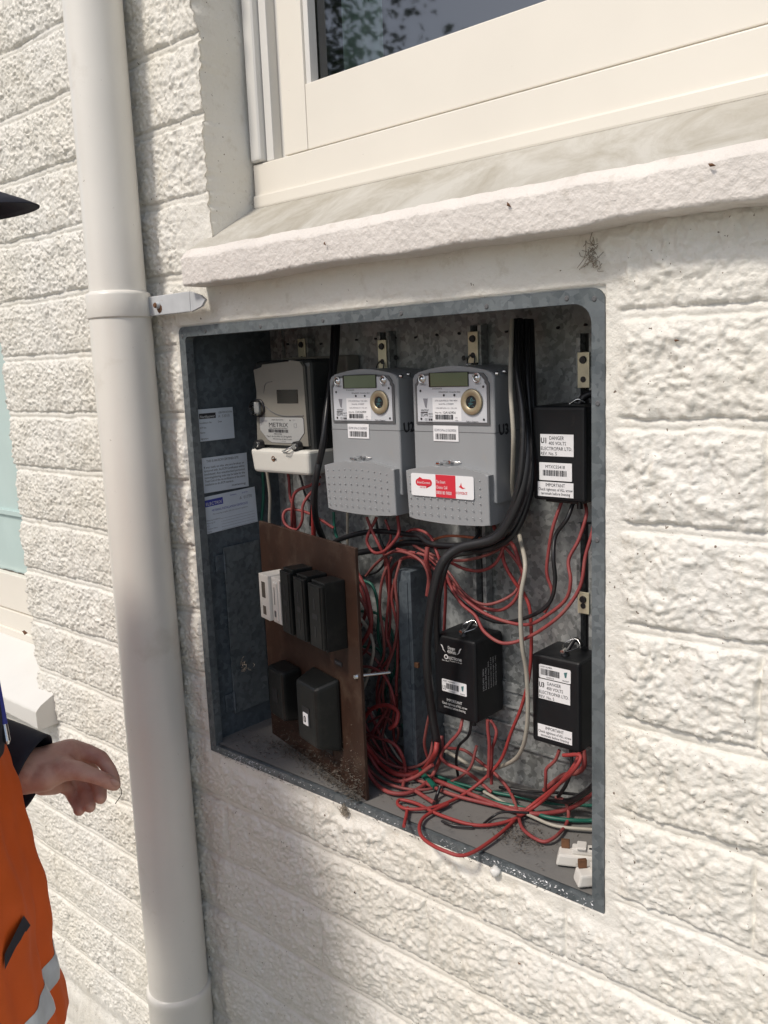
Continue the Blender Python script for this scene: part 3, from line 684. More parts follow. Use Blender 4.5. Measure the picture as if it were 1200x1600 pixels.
# ------------------------------------------------------------------ hanging rails with yellow tabs
def tab_rail(x, ztab, label, rail_z, drop=0.044, y=DEP-0.0345, loop=True):
    t = empty('mounting_rail', (x, DEP-0.002, rail_z[0])); tag(t, label, 'bracket', 'slotted rails on the back of the box')
    L = lambda X, Y, Z: (X, Y-(DEP-0.002), Z-rail_z[0])
    q = MB(); q.box(L(-0.012, DEP-0.018, rail_z[0]), L(-0.006, DEP-0.002, rail_z[1]), 0, 0.0006); q.box(L(0.006, DEP-0.018, rail_z[0]), L(0.012, DEP-0.002, rail_z[1]), 0, 0.0006)
    q.box(L(-0.0058, DEP-0.004, rail_z[0]), L(0.0058, DEP-0.0025, rail_z[1]), 1); q.build('slotted_channel', [MT['galv_back'], MT['dark']], t)
    q = MB(); zt = ztab
    q.box(L(-0.0085, DEP-0.0215, zt-drop), L(0.0085, DEP-0.0190, zt), 0, 0.0007)
    q.box(L(-0.0085, DEP-0.0190, zt-drop), L(-0.0072, DEP-0.012, zt), 0, 0.0003)
    tb = q.build('yellow_tab', MT['brasstab'], t)
    q = MB(); q.cyl(L(0, DEP-0.0216, zt-0.010), L(0, DEP-0.0240, zt-0.010), 0.0052, 0.0045, 14, 0)
    q.box(L(-0.0045, DEP-0.0244, zt-0.0106), L(0.0045, DEP-0.0241, zt-0.0094), 0)
    q.cyl(L(0, DEP-0.0216, zt-drop+0.011), L(0, DEP-0.0220, zt-drop+0.011), 0.004, 0.004, 12, 0); q.build('screw', MT['dark'], tb)
    if loop:
        q = MB(); q.tube([L(-0.004, DEP-0.022, zt-drop+0.012), L(-0.002, DEP-0.032, zt-drop+0.004), L(0.001, DEP-0.034, zt-drop-0.006), L(0.006, DEP-0.028, zt-drop-0.002), L(0.004, DEP-0.022, zt-drop+0.010)], 0.0013, 8); q.build('wire_loop', MT['chrome'], tb)
    return t
def xz(px, py, Y): p = at(px, py, Y); return p[0], p[2]
YT = DEP-0.02
X_, Z_ = xz(597, 531, YT); tab_rail(X_, Z_, 'slotted rail and yellow tab with wire loop above the left grey meter', (0.55, 0.70))
X_, Z_ = xz(739, 518, YT); tab_rail(X_, Z_, 'slotted rail and yellow tab with wire loop above the right grey meter', (0.28, 0.70))
X_, Z_ = xz(912, 550, YT); tab_rail(X_, Z_, 'slotted rail and long yellow tab above the upper black box', (0.53, 0.68), 0.046, loop=False)
X_, Z_ = xz(912, 925, YT); tab_rail(X_, Z_, 'slotted rail and dull yellow tab above the lower right black box', (0.20, 0.43), 0.030, loop=False)
X_, Z_ = xz(472, 548, YT); tab_rail(X_, Z_+0.02, 'slotted rail with bent wire hook half hidden above the beige meter', (0.60, 0.70))
# post between the boards
t = empty('support_post', (0.40, 0.14, 0.012)); tag(t, 'grey galvanised upright post between brown board and black cable', 'post')
pa = at(622, 900, .115); pb = at(641, 888, .115); 
zb_ = 0.095
q = MB(); X0, X1 = pa[0], pb[0]+0.002
q.box((X0-.40, .112-.14, 0.0), (X1-.40, DEP-.14-0.001, 0.342-.012), 0, 0.001)
q.box((X0-.40+0.003, .1105-.14, 0.02), (X1-.40-0.006, .1118-.14, 0.325-.012), 0)
q.build('post_channel', MT['galv_side'], t)
q = MB(); q.box((X1-.40+0.0002, .113-.14, 0.18), (X1-.40+0.008, .118-.14, 0.188), 0, 0.001); q.build('post_clip', MT['rust'], t)

# ------------------------------------------------------------------ grey meters
def sealbits(q, x, y, z, mi_chrome=0):
    q.cyl((x, y, z), (x, y-0.006, z), 0.0028, 0.0022, 10, mi_chrome)
    q.tube([(x, y-0.006, z), (x-0.008, y-0.004, z-0.002), (x-0.018, y-0.003, z-0.003)], 0.0007, 6, mi_chrome)
    q.tube([(x-0.012, y-0.003, z+0.001), (x+0.004, y-0.004, z+0.0005), (x+0.016, y-0.001, z)], 0.0006, 6, mi_chrome)
    q.box((x-0.024, y-0.006, z-0.005), (x-0.016, y-0.001, z-0.001), mi_chrome, 0.001)
def grey_meter(x, ztop, label, serial, tagtxt, mark, advert, yf=0.085):
    t = empty('electricity_meter', (x, DEP-0.004, ztop-0.212)); tag(t, label, 'electricity meter', 'grey electricity meters')
    w_, h_ = 0.1375, 0.212; f = yf-(DEP-0.004)            # local y of the front
    # body: arched top
    q = MB(); poly = [(0, 0.030), (w_, 0.030), (w_, h_-0.016), (w_-0.004, h_-0.010), (w_-0.012, h_-0.007)]
    for k in range(1, 9): a = k/9; poly.append((w_-0.012-(w_-0.024)*a, h_-0.007+0.007*math.sin(math.pi*a)))
    poly += [(0.012, h_-0.007), (0.004, h_-0.010), (0, h_-0.016)]
    bm = bmesh.new(); n = len(poly)
    A = [bm.verts.new((px_, f, pz_)) for px_, pz_ in poly]; B = [bm.verts.new((px_, -0.012, pz_)) for px_, pz_ in poly]
    bm.faces.new(A); bm.faces.new(B[::-1])
    for k in range(n): bm.faces.new((A[k], B[k], B[(k+1) % n], A[(k+1) % n]))
    fe = [e for e in bm.edges if all(v in A for v in e.verts)]
    bmesh.ops.bevel(bm, geom=fe, offset=0.003, segments=3, profile=0.5, affect='EDGES')
    bmesh.ops.recalc_face_normals(bm, faces=bm.faces[:])
    q.bm(bm, 0, False)
    q.box((0.006, -0.0118, 0.02), (w_-0.006, 0.001, h_-0.02), 0, 0.001)
    body = q.build('meter_body', MT['grey'], t)
    q = MB(); q.box((0.0002, f-0.0002, 0.1228), (w_-0.0002, f+0.002, 0.1236)); q.box((w_-0.001, f+0.002, 0.1228), (w_+0.0002, -0.013, 0.1236)); q.build('seam', MT['grey_frame'], body)
    # bezel and face plate
    q = MB(); bz0, bz1 = 0.134, h_-0.011
    wf = 0.131
    def ear(x0, x1, z0, z1, arch):
        p = [(x0, z0), (x1, z0), (x1, z1-0.018), (x1-0.003, z1-0.015), (x1-0.003, z1-0.012), (x1-0.009, z1-0.006)]
        for k in range(1, 9): a = k/9; p.append((x1-0.009-(x1-x0-0.018)*a, z1-0.006+arch*math.sin(math.pi*a)))
        return p+[(x0+0.009, z1-0.006), (x0+0.003, z1-0.012), (x0+0.003, z1-0.015), (x0, z1-0.018)]
    q.prism(ear(0.0065, wf-0.0065, bz0, bz1, 0.003), f-0.0018, f-0.0002, 0)
    q.prism(ear(0.0100, wf-0.0100, bz0+0.003, bz1-0.0025, 0.003), f-0.0024, f-0.0016, 1)
    fp = q.build('faceplate', [MT['grey_frame'], MT['face']], t, loc=(0.0, 0, 0.137-0.137*1.114)); fp.scale = (1.05, 1, 1.114); wf = 0.131
    ty = f-0.0027
    q = MB(); q.box((0.031, f-0.0040, 0.1795), (0.0945, f-0.0023, 0.1970), 0, 0.0006); q.box((0.0345, f-0.0044, 0.1803), (0.0938, f-0.0039, 0.1962), 1)
    q.build('display', [MT['lcd_dark'], MT['lcd']], fp)
    for bx_ in (0.0195, 0.1070):
        q = MB(); M = Matrix.Translation((bx_, f-0.0023, 0.1895)) @ Matrix.Rotation(math.pi/2, 4, 'X')
        q.lathe([(0.0062, 0), (0.0062, 0.0015), (0.0050, 0.0018), (0.0048, 0.0006), (0.0036, 0.0006), (0.0034, 0.003), (0.0, 0.0034)], 20, 0, M); q.build('button', [MT['chrome']], fp)
    q = MB(); M = Matrix.Translation((0.0990, f-0.0023, 0.1612)) @ Matrix.Diagonal((1/1.05, 1, 1/1.114, 1)) @ Matrix.Rotation(math.pi/2, 4, 'X')
    q.lathe([(0.0178, 0), (0.0178, 0.0008)], 40, 1, M); q.lathe([(0.0170, 0.0006), (0.0170, 0.0028), (0.0160, 0.0034), (0.0092, 0.0034), (0.0084, 0.0026)], 40, 0, M); q.lathe([(0.0084, 0.0022), (0.0, 0.0022)], 40, 1, M)
    rr = random.Random(7)
    for k in range(26):
        a = rr.uniform(0, 6.28); r_ = rr.uniform(0.001, 0.0065); cx_, cz_ = 0.0990+r_*math.cos(a), 0.1612+r_*math.sin(a); s_ = rr.uniform(0.0004, 0.0011)
        q.box((cx_-s_, f-0.0049, cz_-s_*0.6), (cx_+s_, f-0.0046, cz_+s_*0.6), 2)
    q.build('optical_port', [MT['brass'], MT['dark'], MT['ink_teal']], fp)
    q = MB()
    T = lambda s, x_, z_, sz, **k: q.text(s, x_, z_, sz, 0, ty, **k)
    T('CONNECT', 0.0215, 0.1815, 0.0028, align='C'); T('SELECT', 0.1090, 0.1815, 0.0028, align='C')
    T('01 02 03 04 05', 0.036, 0.1765, 0.0026); T('VAR kvarh/kVArh', 0.046, 0.1725, 0.0026, width=0.015); T('Connection State', 0.063, 0.1725, 0.0026, width=0.018)
    for x_, z_ in ((0.016, 0.175), (0.1165, 0.179), (0.016, 0.1405), (0.1165, 0.1405), (0.0545, 0.1695), (0.0715, 0.1695)):
        q.cyl((x_, ty+0.0002, z_), (x_, ty-0.0003, z_), 0.0015, n=10)
    for k in range(3): q.add([(0.020+k*0.0026, ty, 0.1655-k*0.0001), (0.0225+k*0.0026, ty, 0.1655+0.0004), (0.0232+k*0.0012, ty, 0.1540), (0.0222+k*0.0010, ty, 0.1540+(2-k)*0.002)], [(0, 1, 2, 3)], 1)
    T('vector', 0.0225, 0.1500, 0.0048, align='C', width=0.0135); T('EDMI', 0.0155, 0.1435, 0.0055, width=0.0115); q.box((0.0155, ty-0.0002, 0.1480), (0.0270, ty, 0.1492), 0); T('MK7C', 0.0285, 0.1455, 0.0030); T('ATLAS', 0.0285, 0.1425, 0.0026)
    T('CE', 0.0220, 0.1385, 0.0038); q.box((0.0285, ty-0.0002, 0.1384), (0.0305, ty, 0.1410), 0); q.box((0.0315, ty-0.0002, 0.1384), (0.0345, ty, 0.1410), 0)
    T('C N1080', 0.0240, 0.1365-0.0012, 0.0028)
    T('Made in Singapore', 0.089, 0.1372, 0.0026, width=0.019)
    q.build('printing', [MT['ink'], MT['ink_grey']], fp)
    q = MB(); q.plate(0.0355, 0.0820, 0.1385, 0.1665, 0, f-0.0024, 0.0003); yy = f-0.0031
    q.text('3770 A230 MVKA1 T001 4834', 0.058, 0.1620, 0.0028, 2, yy, 'C', width=0.036); q.text('Serial No. 21202859', 0.058, 0.1580, 0.0028, 2, yy, 'C', width=0.024); q.text('1250 IMP/kWh Cl 1 Cl2 AN', 0.058, 0.1530, 0.0026, 2, yy, 'C', width=0.034)
    q.text('Meter No.', 0.0395, 0.1475, 0.0026, 1, yy); q.text(serial, 0.0530, 0.1472, 0.0040, 1, yy, width=0.020); q.barcode(0.040, 0.069, 0.1400, 0.1460, 1, yy, seed=len(serial)+ord(serial[-1]))
    q.text('20A', 0.072, 0.1415, 0.0025, 2, yy); q.text('100A', 0.072, 0.1382, 0.0025, 2, yy)
    q.build('rating_label', [MT['label'], MT['ink'], MT['ink_grey']], fp)
    q = MB(); q.plate(0.036, 0.079, 0.1105, 0.1320, 0, f-0.0006, 0.0005); yy = f-0.0014
    q.text(tagtxt, 0.0385, 0.1240, 0.0050, 2, yy, width=0.037); q.barcode(0.040, 0.076, 0.1130, 0.1210, 1, yy, seed=3); q.build('serial_sticker', [MT['label'], MT['ink'], MT['ink_grey']], t)
    # terminal cover: wider, arched top, tapering back at the bottom
    q = MB(); cf = f-0.0125; x0c, x1c = -0.0075, w_-0.0035
    arch = [(x0c+(x1c-x0c)*k/20, 0.0685+0.0095*math.sin(math.pi*k/20)**0.85) for k in range(21)]
    # thumb notch in the arch
    arch = [(a, z-(0.003*max(0, 1-abs(a-0.060)/0.009))) for a, z in arch]
    bot = [(x1c-0.001, 0.001)]+[(x1c-(x1c-x0c)*k/12, 0.001-0.0035*math.sin(math.pi*k/12)) for k in range(1, 12)]+[(x0c+0.001, 0.001)]
    pl = arch+bot; bm = bmesh.new(); n = len(pl)
    A = [bm.verts.new((a, cf+(0.003 if z < 0.002 else 0), z)) for a, z in pl]; B = [bm.verts.new((a, -0.012, z)) for a, z in pl]
    bm.faces.new(A); bm.faces.new(B[::-1])
    for k in range(n): bm.faces.new((A[k], B[k], B[(k+1) % n], A[(k+1) % n]))
    fe = [e for e in bm.edges if all(v in A for v in e.verts)]
    bmesh.ops.bevel(bm, geom=fe, offset=0.0022, segments=3, profile=0.5, affect='EDGES'); bmesh.ops.recalc_face_normals(bm, faces=bm.faces[:])
    q.bm(bm, 0, False); cov = q.build('terminal_cover', MT['grey'], t)
    q = MB(); sealbits(q, 0.066, f-0.0005, 0.0830); q.build('wire_seal', MT['chrome'], t)
    q = MB()
    for i in range(11):
        for j in range(6):
            x_ = 0.000+i*0.0120; z_ = 0.010+j*0.0102+0.004*math.sin(math.pi*i/10)*(j/5)
            if advert and (j >= 3) and 0.5 < i < 9.6: continue
            M = Matrix.Translation((x_, cf-0.0001, z_)) @ Matrix.Rotation(math.pi/2, 4, 'X')
            q.lathe([(0.0013, 0), (0.0009, 0.0004), (0, 0.0005)], 8, 0, M)
    q.build('dimples', MT['grey'], cov)
    if advert:
        q = MB(); y_ = cf-0.0002; q.plate(0.003, 0.111, 0.0345, 0.0660, 0, y_, 0.0005, 0.003); y2 = y_-0.0005
        q.plate(0.047, 0.081, 0.0347, 0.0658, 1, y2, 0.0003)
        # swoosh lozenge
        lo = [(0.013+0.0*k, 0.0) for k in range(0)]
        pts_ = []
        for k in range(9): a = math.radians(90+k*22.5); pts_.append((0.0165+0.005*math.cos(a), 0.0535+0.005*math.sin(a)))
        for k in range(9): a = math.radians(-90+k*22.5); pts_.append((0.0355+0.005*math.cos(a), 0.0535+0.005*math.sin(a)))
        q.prism(pts_, y2-0.0003, y2, 1); q.prism([(0.0150, 0.0580), (0.0240, 0.0585), (0.0190, 0.0610)], y2-0.0003, y2, 1); q.prism([(0.030, 0.0487), (0.038, 0.0492), (0.0300, 0.0455)], y2-0.0003, y2, 1)
        q.text('SmartConnect', 0.0258, 0.0520, 0.0046, 0, y2-0.0005, 'C', width=0.023); q.text('METER', 0.024, 0.0455, 0.0030, 1, y2-0.0003, 'C', width=0.010)
        for i, s_ in enumerate(('The Smart', 'Choice. Call')): q.text(s_, 0.048, 0.0540-i*0.0075, 0.0062, 0, y2-0.0005, width=(0.016, 0.019)[i])
        q.text('0800 80 9000', 0.048, 0.0390, 0.0066, 0, y2-0.0005, width=0.026)
        q.prism([(0.0865, 0.0510), (0.0890, 0.0530), (0.0905, 0.0570), (0.0912, 0.0525), (0.0930, 0.0505), (0.0975, 0.0500), (0.0925, 0.0485)], y2-0.0003, y2, 1)
        q.text('contact', 0.0905, 0.0410, 0.0075, 1, y2-0.0003, 'C', width=0.019, slant=0.2); q.build('advert_sticker', [MT['label'], MT['ink_red']], cov)
    # felt pen mark on the right cheek
    q = MB(); M = Matrix.Translation((w_+0.0004, f+0.010, 0.120)) @ Matrix.Rotation(math.pi/2, 4, 'Z')
    q.text(mark, 0, 0, 0.020, 0, 0, M=M, slant=-0.1); q.text(mark, 0.0008, 0.0006, 0.020, 0, 0.0001, M=M, slant=-0.1); q.text(mark, -0.0006, -0.0005, 0.020, 0, 0.0002, M=M, slant=-0.1); q.build('pen_mark', MT['ink'], body)
    q = MB()
    for y_, z_ in ((f+0.007, h_-0.012), (f+0.024, h_-0.010)): q.cyl((w_-0.0005, y_, z_), (w_+0.003, y_, z_), 0.0030, 0.0022, 10)
    q.build('cover_screw', MT['chrome'], body)
    return t
grey_meter(0.409, 0.645, 'right grey electricity meter carrying a red and white advert sticker', '12A163956', 'EDMI S/No:213620056', 'U3', True)
grey_meter(0.2455, 0.645, 'left grey electricity meter with plain dimpled cover and no advert', '12A162909', 'EDMI S/No:213620029', 'U2', False)

# ------------------------------------------------------------------ old beige meter
def beige_meter():
    x, ztop, yf = 0.064, 0.664, 0.085
    t = empty('electricity_meter', (x, DEP-0.004, ztop-0.172)); tag(t, 'old beige electricity meter with smoky clear cover and cream base cover', 'electricity meter')
    f = yf-(DEP-0.004); w_, h_ = 0.135, 0.172
    q = MB(); q.box((0.0, f+0.006, 0.02), (w_, -0.030, h_), 0, 0.011, 4); q.build('smoky_cover', MT['meter_side'], t)
    q = MB(); q.box((0.004, -0.029, 0.015), (w_+0.022, 0.0, h_+0.004), 0, 0.004); q.build('meter_base', MT['beige'], t)
    q = MB(); pl = [(0.006, 0.036), (w_-0.010, 0.036), (w_-0.006, h_-0.018), (w_-0.010, h_-0.006), (0.075, h_-0.004), (0.02, h_-0.008), (0.008, h_-0.014), (0.006, h_-0.060), (0.003, h_-0.062), (0.003, h_-0.066), (0.008, h_-0.070)]
    pl = [(0.006, 0.036), (w_-0.006, 0.036), (w_-0.010, h_-0.012), (w_-0.016, h_-0.004), (0.095, h_-0.001), (0.094, h_-0.003), (0.030, h_-0.006), (0.028, h_-0.010), (0.008, h_-0.014), (0.012, h_-0.050), (0.010, h_-0.070)]
    q.prism(pl, f, f+0.0055, 0); front = q.build('front_panel', MT['beige'], t)
    q = MB(); q.box((0.062, f-0.0008, 0.1035), (0.111, f+0.001, 0.1250), 0, 0.0006); q.build('display', MT['lcd_dark'], front)
    q = MB(); q.tube([(0.030, f-0.0004, 0.100), (0.052, f-0.0004, 0.088), (0.080, f-0.0004, 0.083), (0.122, f-0.0004, 0.084)], 0.0007, 6, 0)
    q.tube([(0.030, f-0.0004, 0.120), (0.036, f-0.0004, 0.135), (0.052, f-0.0004, 0.1385)], 0.0005, 6, 0); q.build('moulded_line', MT['grey_frame'], front)
    q = MB(); M = Matrix.Translation((0.016, f, 0.096)) @ Matrix.Rotation(math.pi/2, 4, 'X'); q.lathe([(0.0125, 0), (0.0125, 0.012), (0.010, 0.0145), (0, 0.015)], 28, 0, M); q.build('clear_knob', MT['clear'], front)
    q = MB(); M = Matrix.Translation((0.016, f, 0.096)) @ Matrix.Rotation(math.pi/2, 4, 'X'); q.lathe([(0.0150, 0), (0.0150, 0.003), (0.0125, 0.003)], 28, 0, M); q.box((0.010, f-0.006, 0.086), (0.022, f-0.001, 0.106), 1, 0.001); q.build('knob_collar', [MT['dark'], MT['grey']], front)
    q = MB(); oc = [(0.016, 0.079), (0.018, 0.081), (0.118, 0.081), (0.121, 0.078), (0.121, 0.057), (0.108, 0.044), (0.100, 0.040), (0.044, 0.040), (0.034, 0.044), (0.016, 0.060)]
    q.prism([((a-0.068)*1.02+0.068, (b_-0.060)*1.03+0.060) for a, b_ in oc], f-0.0003, f, 1); q.prism(oc, f-0.0007, f-0.0001, 0); y_ = f-0.0010
    q.text('elster', 0.019, 0.0735, 0.0062, 2, y_, width=0.017); q.text('METRIX', 0.039, 0.0655, 0.0100, 1, y_, width=0.046); q.text('C4Q B-1003-4 STATIC', 0.046, 0.0760, 0.0030, 1, y_)
    q.text('Static Watthour and kvarh Meter', 0.039, 0.0625, 0.0028, 1, y_, width=0.044); q.barcode(0.0370, 0.0860, 0.0565, 0.0615, 1, y_, seed=12, n=34); q.text('9601613776B', 0.050, 0.0530, 0.0034, 1, y_)
    q.text('Type 2  Sn, S0, kWh, Cl1, 50 imp/kWh', 0.032, 0.0490, 0.0036, 1, y_, width=0.060); q.text('METCON Ring, AS1284-5 Certified', 0.047, 0.0450, 0.0028, 1, y_, width=0.045); q.text('MSP 2008', 0.068, 0.0415, 0.0025, 2, y_)
    q.cyl((0.0905, y_, 0.0765), (0.0905, y_-0.0003, 0.0765), 0.0011, n=8, mi=1); q.text('6875', 0.097, 0.0760, 0.0028, 2, y_)
    for a in (0.099,): q.box((a, y_-0.0002, 0.0655), (a+0.006, y_, 0.0657), 2); q.box((a, y_-0.0002, 0.0715), (a+0.006, y_, 0.0717), 2); q.box((a, y_-0.0002, 0.0655), (a+0.0002, y_, 0.0717), 2); q.box((a+0.006, y_-0.0002, 0.0655), (a+0.0062, y_, 0.0717), 2)
    q.build('rating_plate', [mat('grey_rating_plate', (0.36, 0.365, 0.36), 0.4), MT['ink'], MT['ink_grey']], front)
    for a in (0.016, 0.108):
        q = MB(); q.cyl((a, f, 0.036), (a, f-0.010, 0.036), 0.0085, 0.0080, 18, 1); q.cyl((a, f-0.010, 0.036), (a, f-0.0125, 0.036), 0.0050, 0.0045, 14, 0); q.build('seal_screw', [MT['chrome'], MT['dark']], front)
    q = MB(); q.tube([(0.104, f-0.012, 0.036), (0.096, f-0.016, 0.032), (0.088, f-0.014, 0.029), (0.080, f-0.012, 0.028)], 0.0011, 6); q.tube([(0.104, f-0.013, 0.033), (0.097, f-0.017, 0.028), (0.086, f-0.015, 0.026)], 0.0009, 6); q.build('wire_seal', MT['chrome'], front); q = MB(); q.cyl((0.005, f-0.006, 0.031), (0.005, f-0.0085, 0.031), 0.003, n=10); q.build('lead_seal', MT['chrome'], front)
    def tp(co_, c, d):
        k = (co_.z-(c.z-d.z/2))/d.z; s_ = 0.955+0.045*k
        return (c.x+(co_.x-c.x)*s_, co_.y if co_.y > c.y else co_.y+0.003*(1-k), co_.z)
    q = MB(); q.box((-0.002, f-0.011, -0.010), (w_+0.004, -0.030, 0.030), 0, 0.008, 4, taper=tp); cv = q.build('terminal_cover', MT['cream_cover'], t)
    q = MB(); M = Matrix.Translation((0.055, f-0.0090, 0.0145)) @ Matrix.Rotation(math.pi/2, 4, 'X'); q.lathe([(0.0048, 0), (0.0046, 0.0012), (0.003, 0.0016), (0.003, 0.0008), (0, 0.0008)], 16, 0, M); q.box((0.056, f-0.012, 0.0139), (0.0625, f-0.0095, 0.0151), 1, 0.0004); q.build('cover_screw', [MT['rust'], MT['dark']], cv)
    q = MB(); M = Matrix.Translation((w_+0.0004, f+0.022, 0.108)) @ Matrix.Rotation(math.pi/2, 4, 'Z'); q.text('U1', 0, 0, 0.020, 0, 0, M=M); q.build('pen_mark', MT['dark'], t)
beige_meter()

# ------------------------------------------------------------------ black relay boxes
def lab_danger(q, x, z, pen, w_=0.048, h_=0.028):
    q.plate(x, x+w_, z-h_, z, 0, 0, 0.0005); q.text('DANGER', x+w_*0.50, z-0.0070, 0.0066, 1, -0.0008, 'C', width=0.021); q.text('400 VOLTS', x+w_*0.52, z-0.0135, 0.0062, 1, -0.0008, 'C', width=0.025)
    q.text('ELECTROPAR LTD.', x+0.0010, z-0.0205, 0.0064, 1, -0.0008, width=w_-0.003); q.text('REV. No. 5', x+0.0010, z-0.0268, 0.0060, 1, -0.0008, width=0.023)
    q.text(pen, x+0.001, z-0.0115, 0.0100, 2, -0.0009, width=0.0075); q.text(pen, x+0.0014, z-0.0112, 0.0100, 2, -0.0010, width=0.0075)
def lab_important(q, x, z, w_=0.052, h_=0.0190, mi_bg=0, mi_ink=1, bg=True):
    if bg: q.plate(x, x+w_, z-h_, z, mi_bg, 0, 0.0005)
    q.text('IMPORTANT', x+w_/2, z-0.0060, 0.0062, mi_ink, -0.0008, 'C', width=0.028); q.text('Check tightness of ALL screw', x+w_/2, z-0.0115, 0.0055, mi_ink, -0.0008, 'C', width=w_-0.002); q.text('terminals before livening', x+w_/2, z-0.0168, 0.0055, mi_ink, -0.0008, 'C', width=w_*0.82)
LM = [MT['label'], MT['ink'], MT['dark'], MT['ink_teal'], MT['ink_white']]
def relay(x, z0, w_, h_, yf, label, kind):
    dd = 0.070; t = empty('relay_box', (x, yf+dd, z0)); tag(t, label, 'relay box', 'black moulded relay boxes')
    q = MB(); q.box((0, -dd, 0), (w_, 0, h_), 0, 0.005, 3); q.box((0.004, 0.0005, 0.006), (w_-0.004, DEP-yf-dd-0.0005, h_-0.006), 0, 0.001)
    body = q.build('relay_case', MT['black'], t)
    q = MB(); q.box((0.012, -dd+0.012, -0.004), (w_-0.012, -0.01, 0.0005), 0, 0.001); q.cyl((w_-0.016, -dd+0.014, 0), (w_-0.016, -dd+0.014, -0.010), 0.004, n=10); q.build('cable_entry', MT['dark'], body)
    F = Matrix.Translation((0, -dd-0.0002, 0))
    def lab(name): 
        o = q.build(name, LM, t); o.location = (0, -dd-0.0002, 0); return o
    if kind == 1:
        q = MB(); lab_danger(q, 0.0125, h_-0.036, 'U1'); lab('danger_label')
        q = MB(); q.plate(0.0105, 0.058, h_-0.0955, h_-0.0725, 0, 0, 0.0006, 0.001); q.text('MTXC55418', 0.034, h_-0.0795, 0.0056, 1, -0.0009, 'C', width=0.028); q.barcode(0.016, 0.052, h_-0.0895, h_-0.0820, 1, -0.0009, seed=8); lab('barcode_label')
        q = MB(); lab_important(q, 0.008, h_-0.0975); lab('notice_label')
    if kind == 3:
        q = MB(); q.plate(0.0125, 0.0605, h_-0.031, h_-0.012, 0, 0, 0.0006, 0.002); q.text('ASSET NUMBER', 0.0150, h_-0.0158, 0.0032, 1, -0.0009, width=0.018); q.barcode(0.0155, 0.045, h_-0.0262, h_-0.0175, 1, -0.0009, seed=5); q.text('15502214', 0.024, h_-0.0298, 0.0030, 1, -0.0009)
        q.text('vector', 0.0480, h_-0.0290, 0.0036, 2, -0.0009, width=0.010); q.prism([(0.0505, h_-0.0170), (0.0555, h_-0.0155), (0.0540, h_-0.0235), (0.0520, h_-0.0235)], -0.0009, -0.0006, 3); lab('barcode_label')
        q = MB(); lab_danger(q, 0.0115, h_-0.0325, 'U3'); lab('danger_label')
        q = MB(); lab_important(q, 0.0095, h_-0.0975, 0.0525, 0.0185); lab('notice_label')
    if kind == 2:
        q = MB(); q.text('Danger', 0.034, h_-0.0185, 0.0070, 4, -0.0003, 'C', width=0.013); q.text('400Volts', 0.034, h_-0.0245, 0.0070, 4, -0.0003, 'C', width=0.016)
        q.cyl((0.0235, 0.0, h_-0.031), (0.0235, -0.0004, h_-0.031), 0.0036, n=16, mi=4); q.cyl((0.0235, -0.0004, h_-0.031), (0.0235, -0.0006, h_-0.031), 0.0022, n=12, mi=2)
        q.text('ELECTROPAR', 0.028, h_-0.0335, 0.0062, 4, -0.0003, width=0.024); q.text('The power to innovate', 0.030, h_-0.0365, 0.0025, 4, -0.0003, width=0.022); q.text('Rev. No 5', 0.016, h_-0.0380, 0.0032, 4, -0.0003)
        for sx, mx_ in ((1, 0.0), (-1, 0.066)):
            B_ = lambda a, b_: (mx_+sx*a, b_)
            q.prism([B_(0.014, h_-0.0135), B_(0.0165, h_-0.0140), B_(0.0190, h_-0.0185), B_(0.0180, h_-0.0188), B_(0.0225, h_-0.0245), B_(0.0170, h_-0.0200), B_(0.0180, h_-0.0195)][::sx], -0.0003, 0, 4)
        lab('danger_label')
        q = MB(); q.plate(0.0145, 0.0595, h_-0.085, h_-0.066, 0, 0, 0.0006, 0.0015); q.text('ASSET NUMBER', 0.0165, h_-0.0695, 0.0032, 1, -0.0009); q.barcode(0.0225, 0.0460, h_-0.0800, h_-0.0712, 1, -0.0009, seed=9); q.text('15502637', 0.027, h_-0.0838, 0.0032, 1, -0.0009); q.text('U2', 0.0158, h_-0.0820, 0.0090, 2, -0.0009, width=0.0060)
        q.text('vector', 0.0480, h_-0.0835, 0.0036, 2, -0.0009, width=0.009); q.prism([(0.0500, h_-0.0712), (0.0548, h_-0.0695), (0.0535, h_-0.0780), (0.0515, h_-0.0780)], -0.0009, -0.0006, 3); lab('barcode_label')
        q = MB(); lab_important(q, 0.0130, h_-0.0935, 0.048, 0.0185, 0, 4, False); lab('notice_label')
        q = MB()
        for i, (s_, l_) in enumerate((('230-240V 50Hz', 0.034), ('Switch 20A Max', 0.034), ('Resistive load 20A', 0.042), ('Inductive load 10A p.f. 0.8', 0.046), ('Operating range +60C', 0.046), ('Operating range -10C', 0.046))):
            M = Matrix.Translation((w_+0.0003, -0.050+i*0.0062, 0.045)) @ Matrix.Rotation(math.pi/2, 4, 'Z') @ Matrix.Rotation(-math.pi/2, 4, 'Y')
            q.text(s_, 0, 0, 0.0052 if i < 2 else 0.0036, 4, 0, width=l_, M=M)
        q.build('side_printing', LM, body)
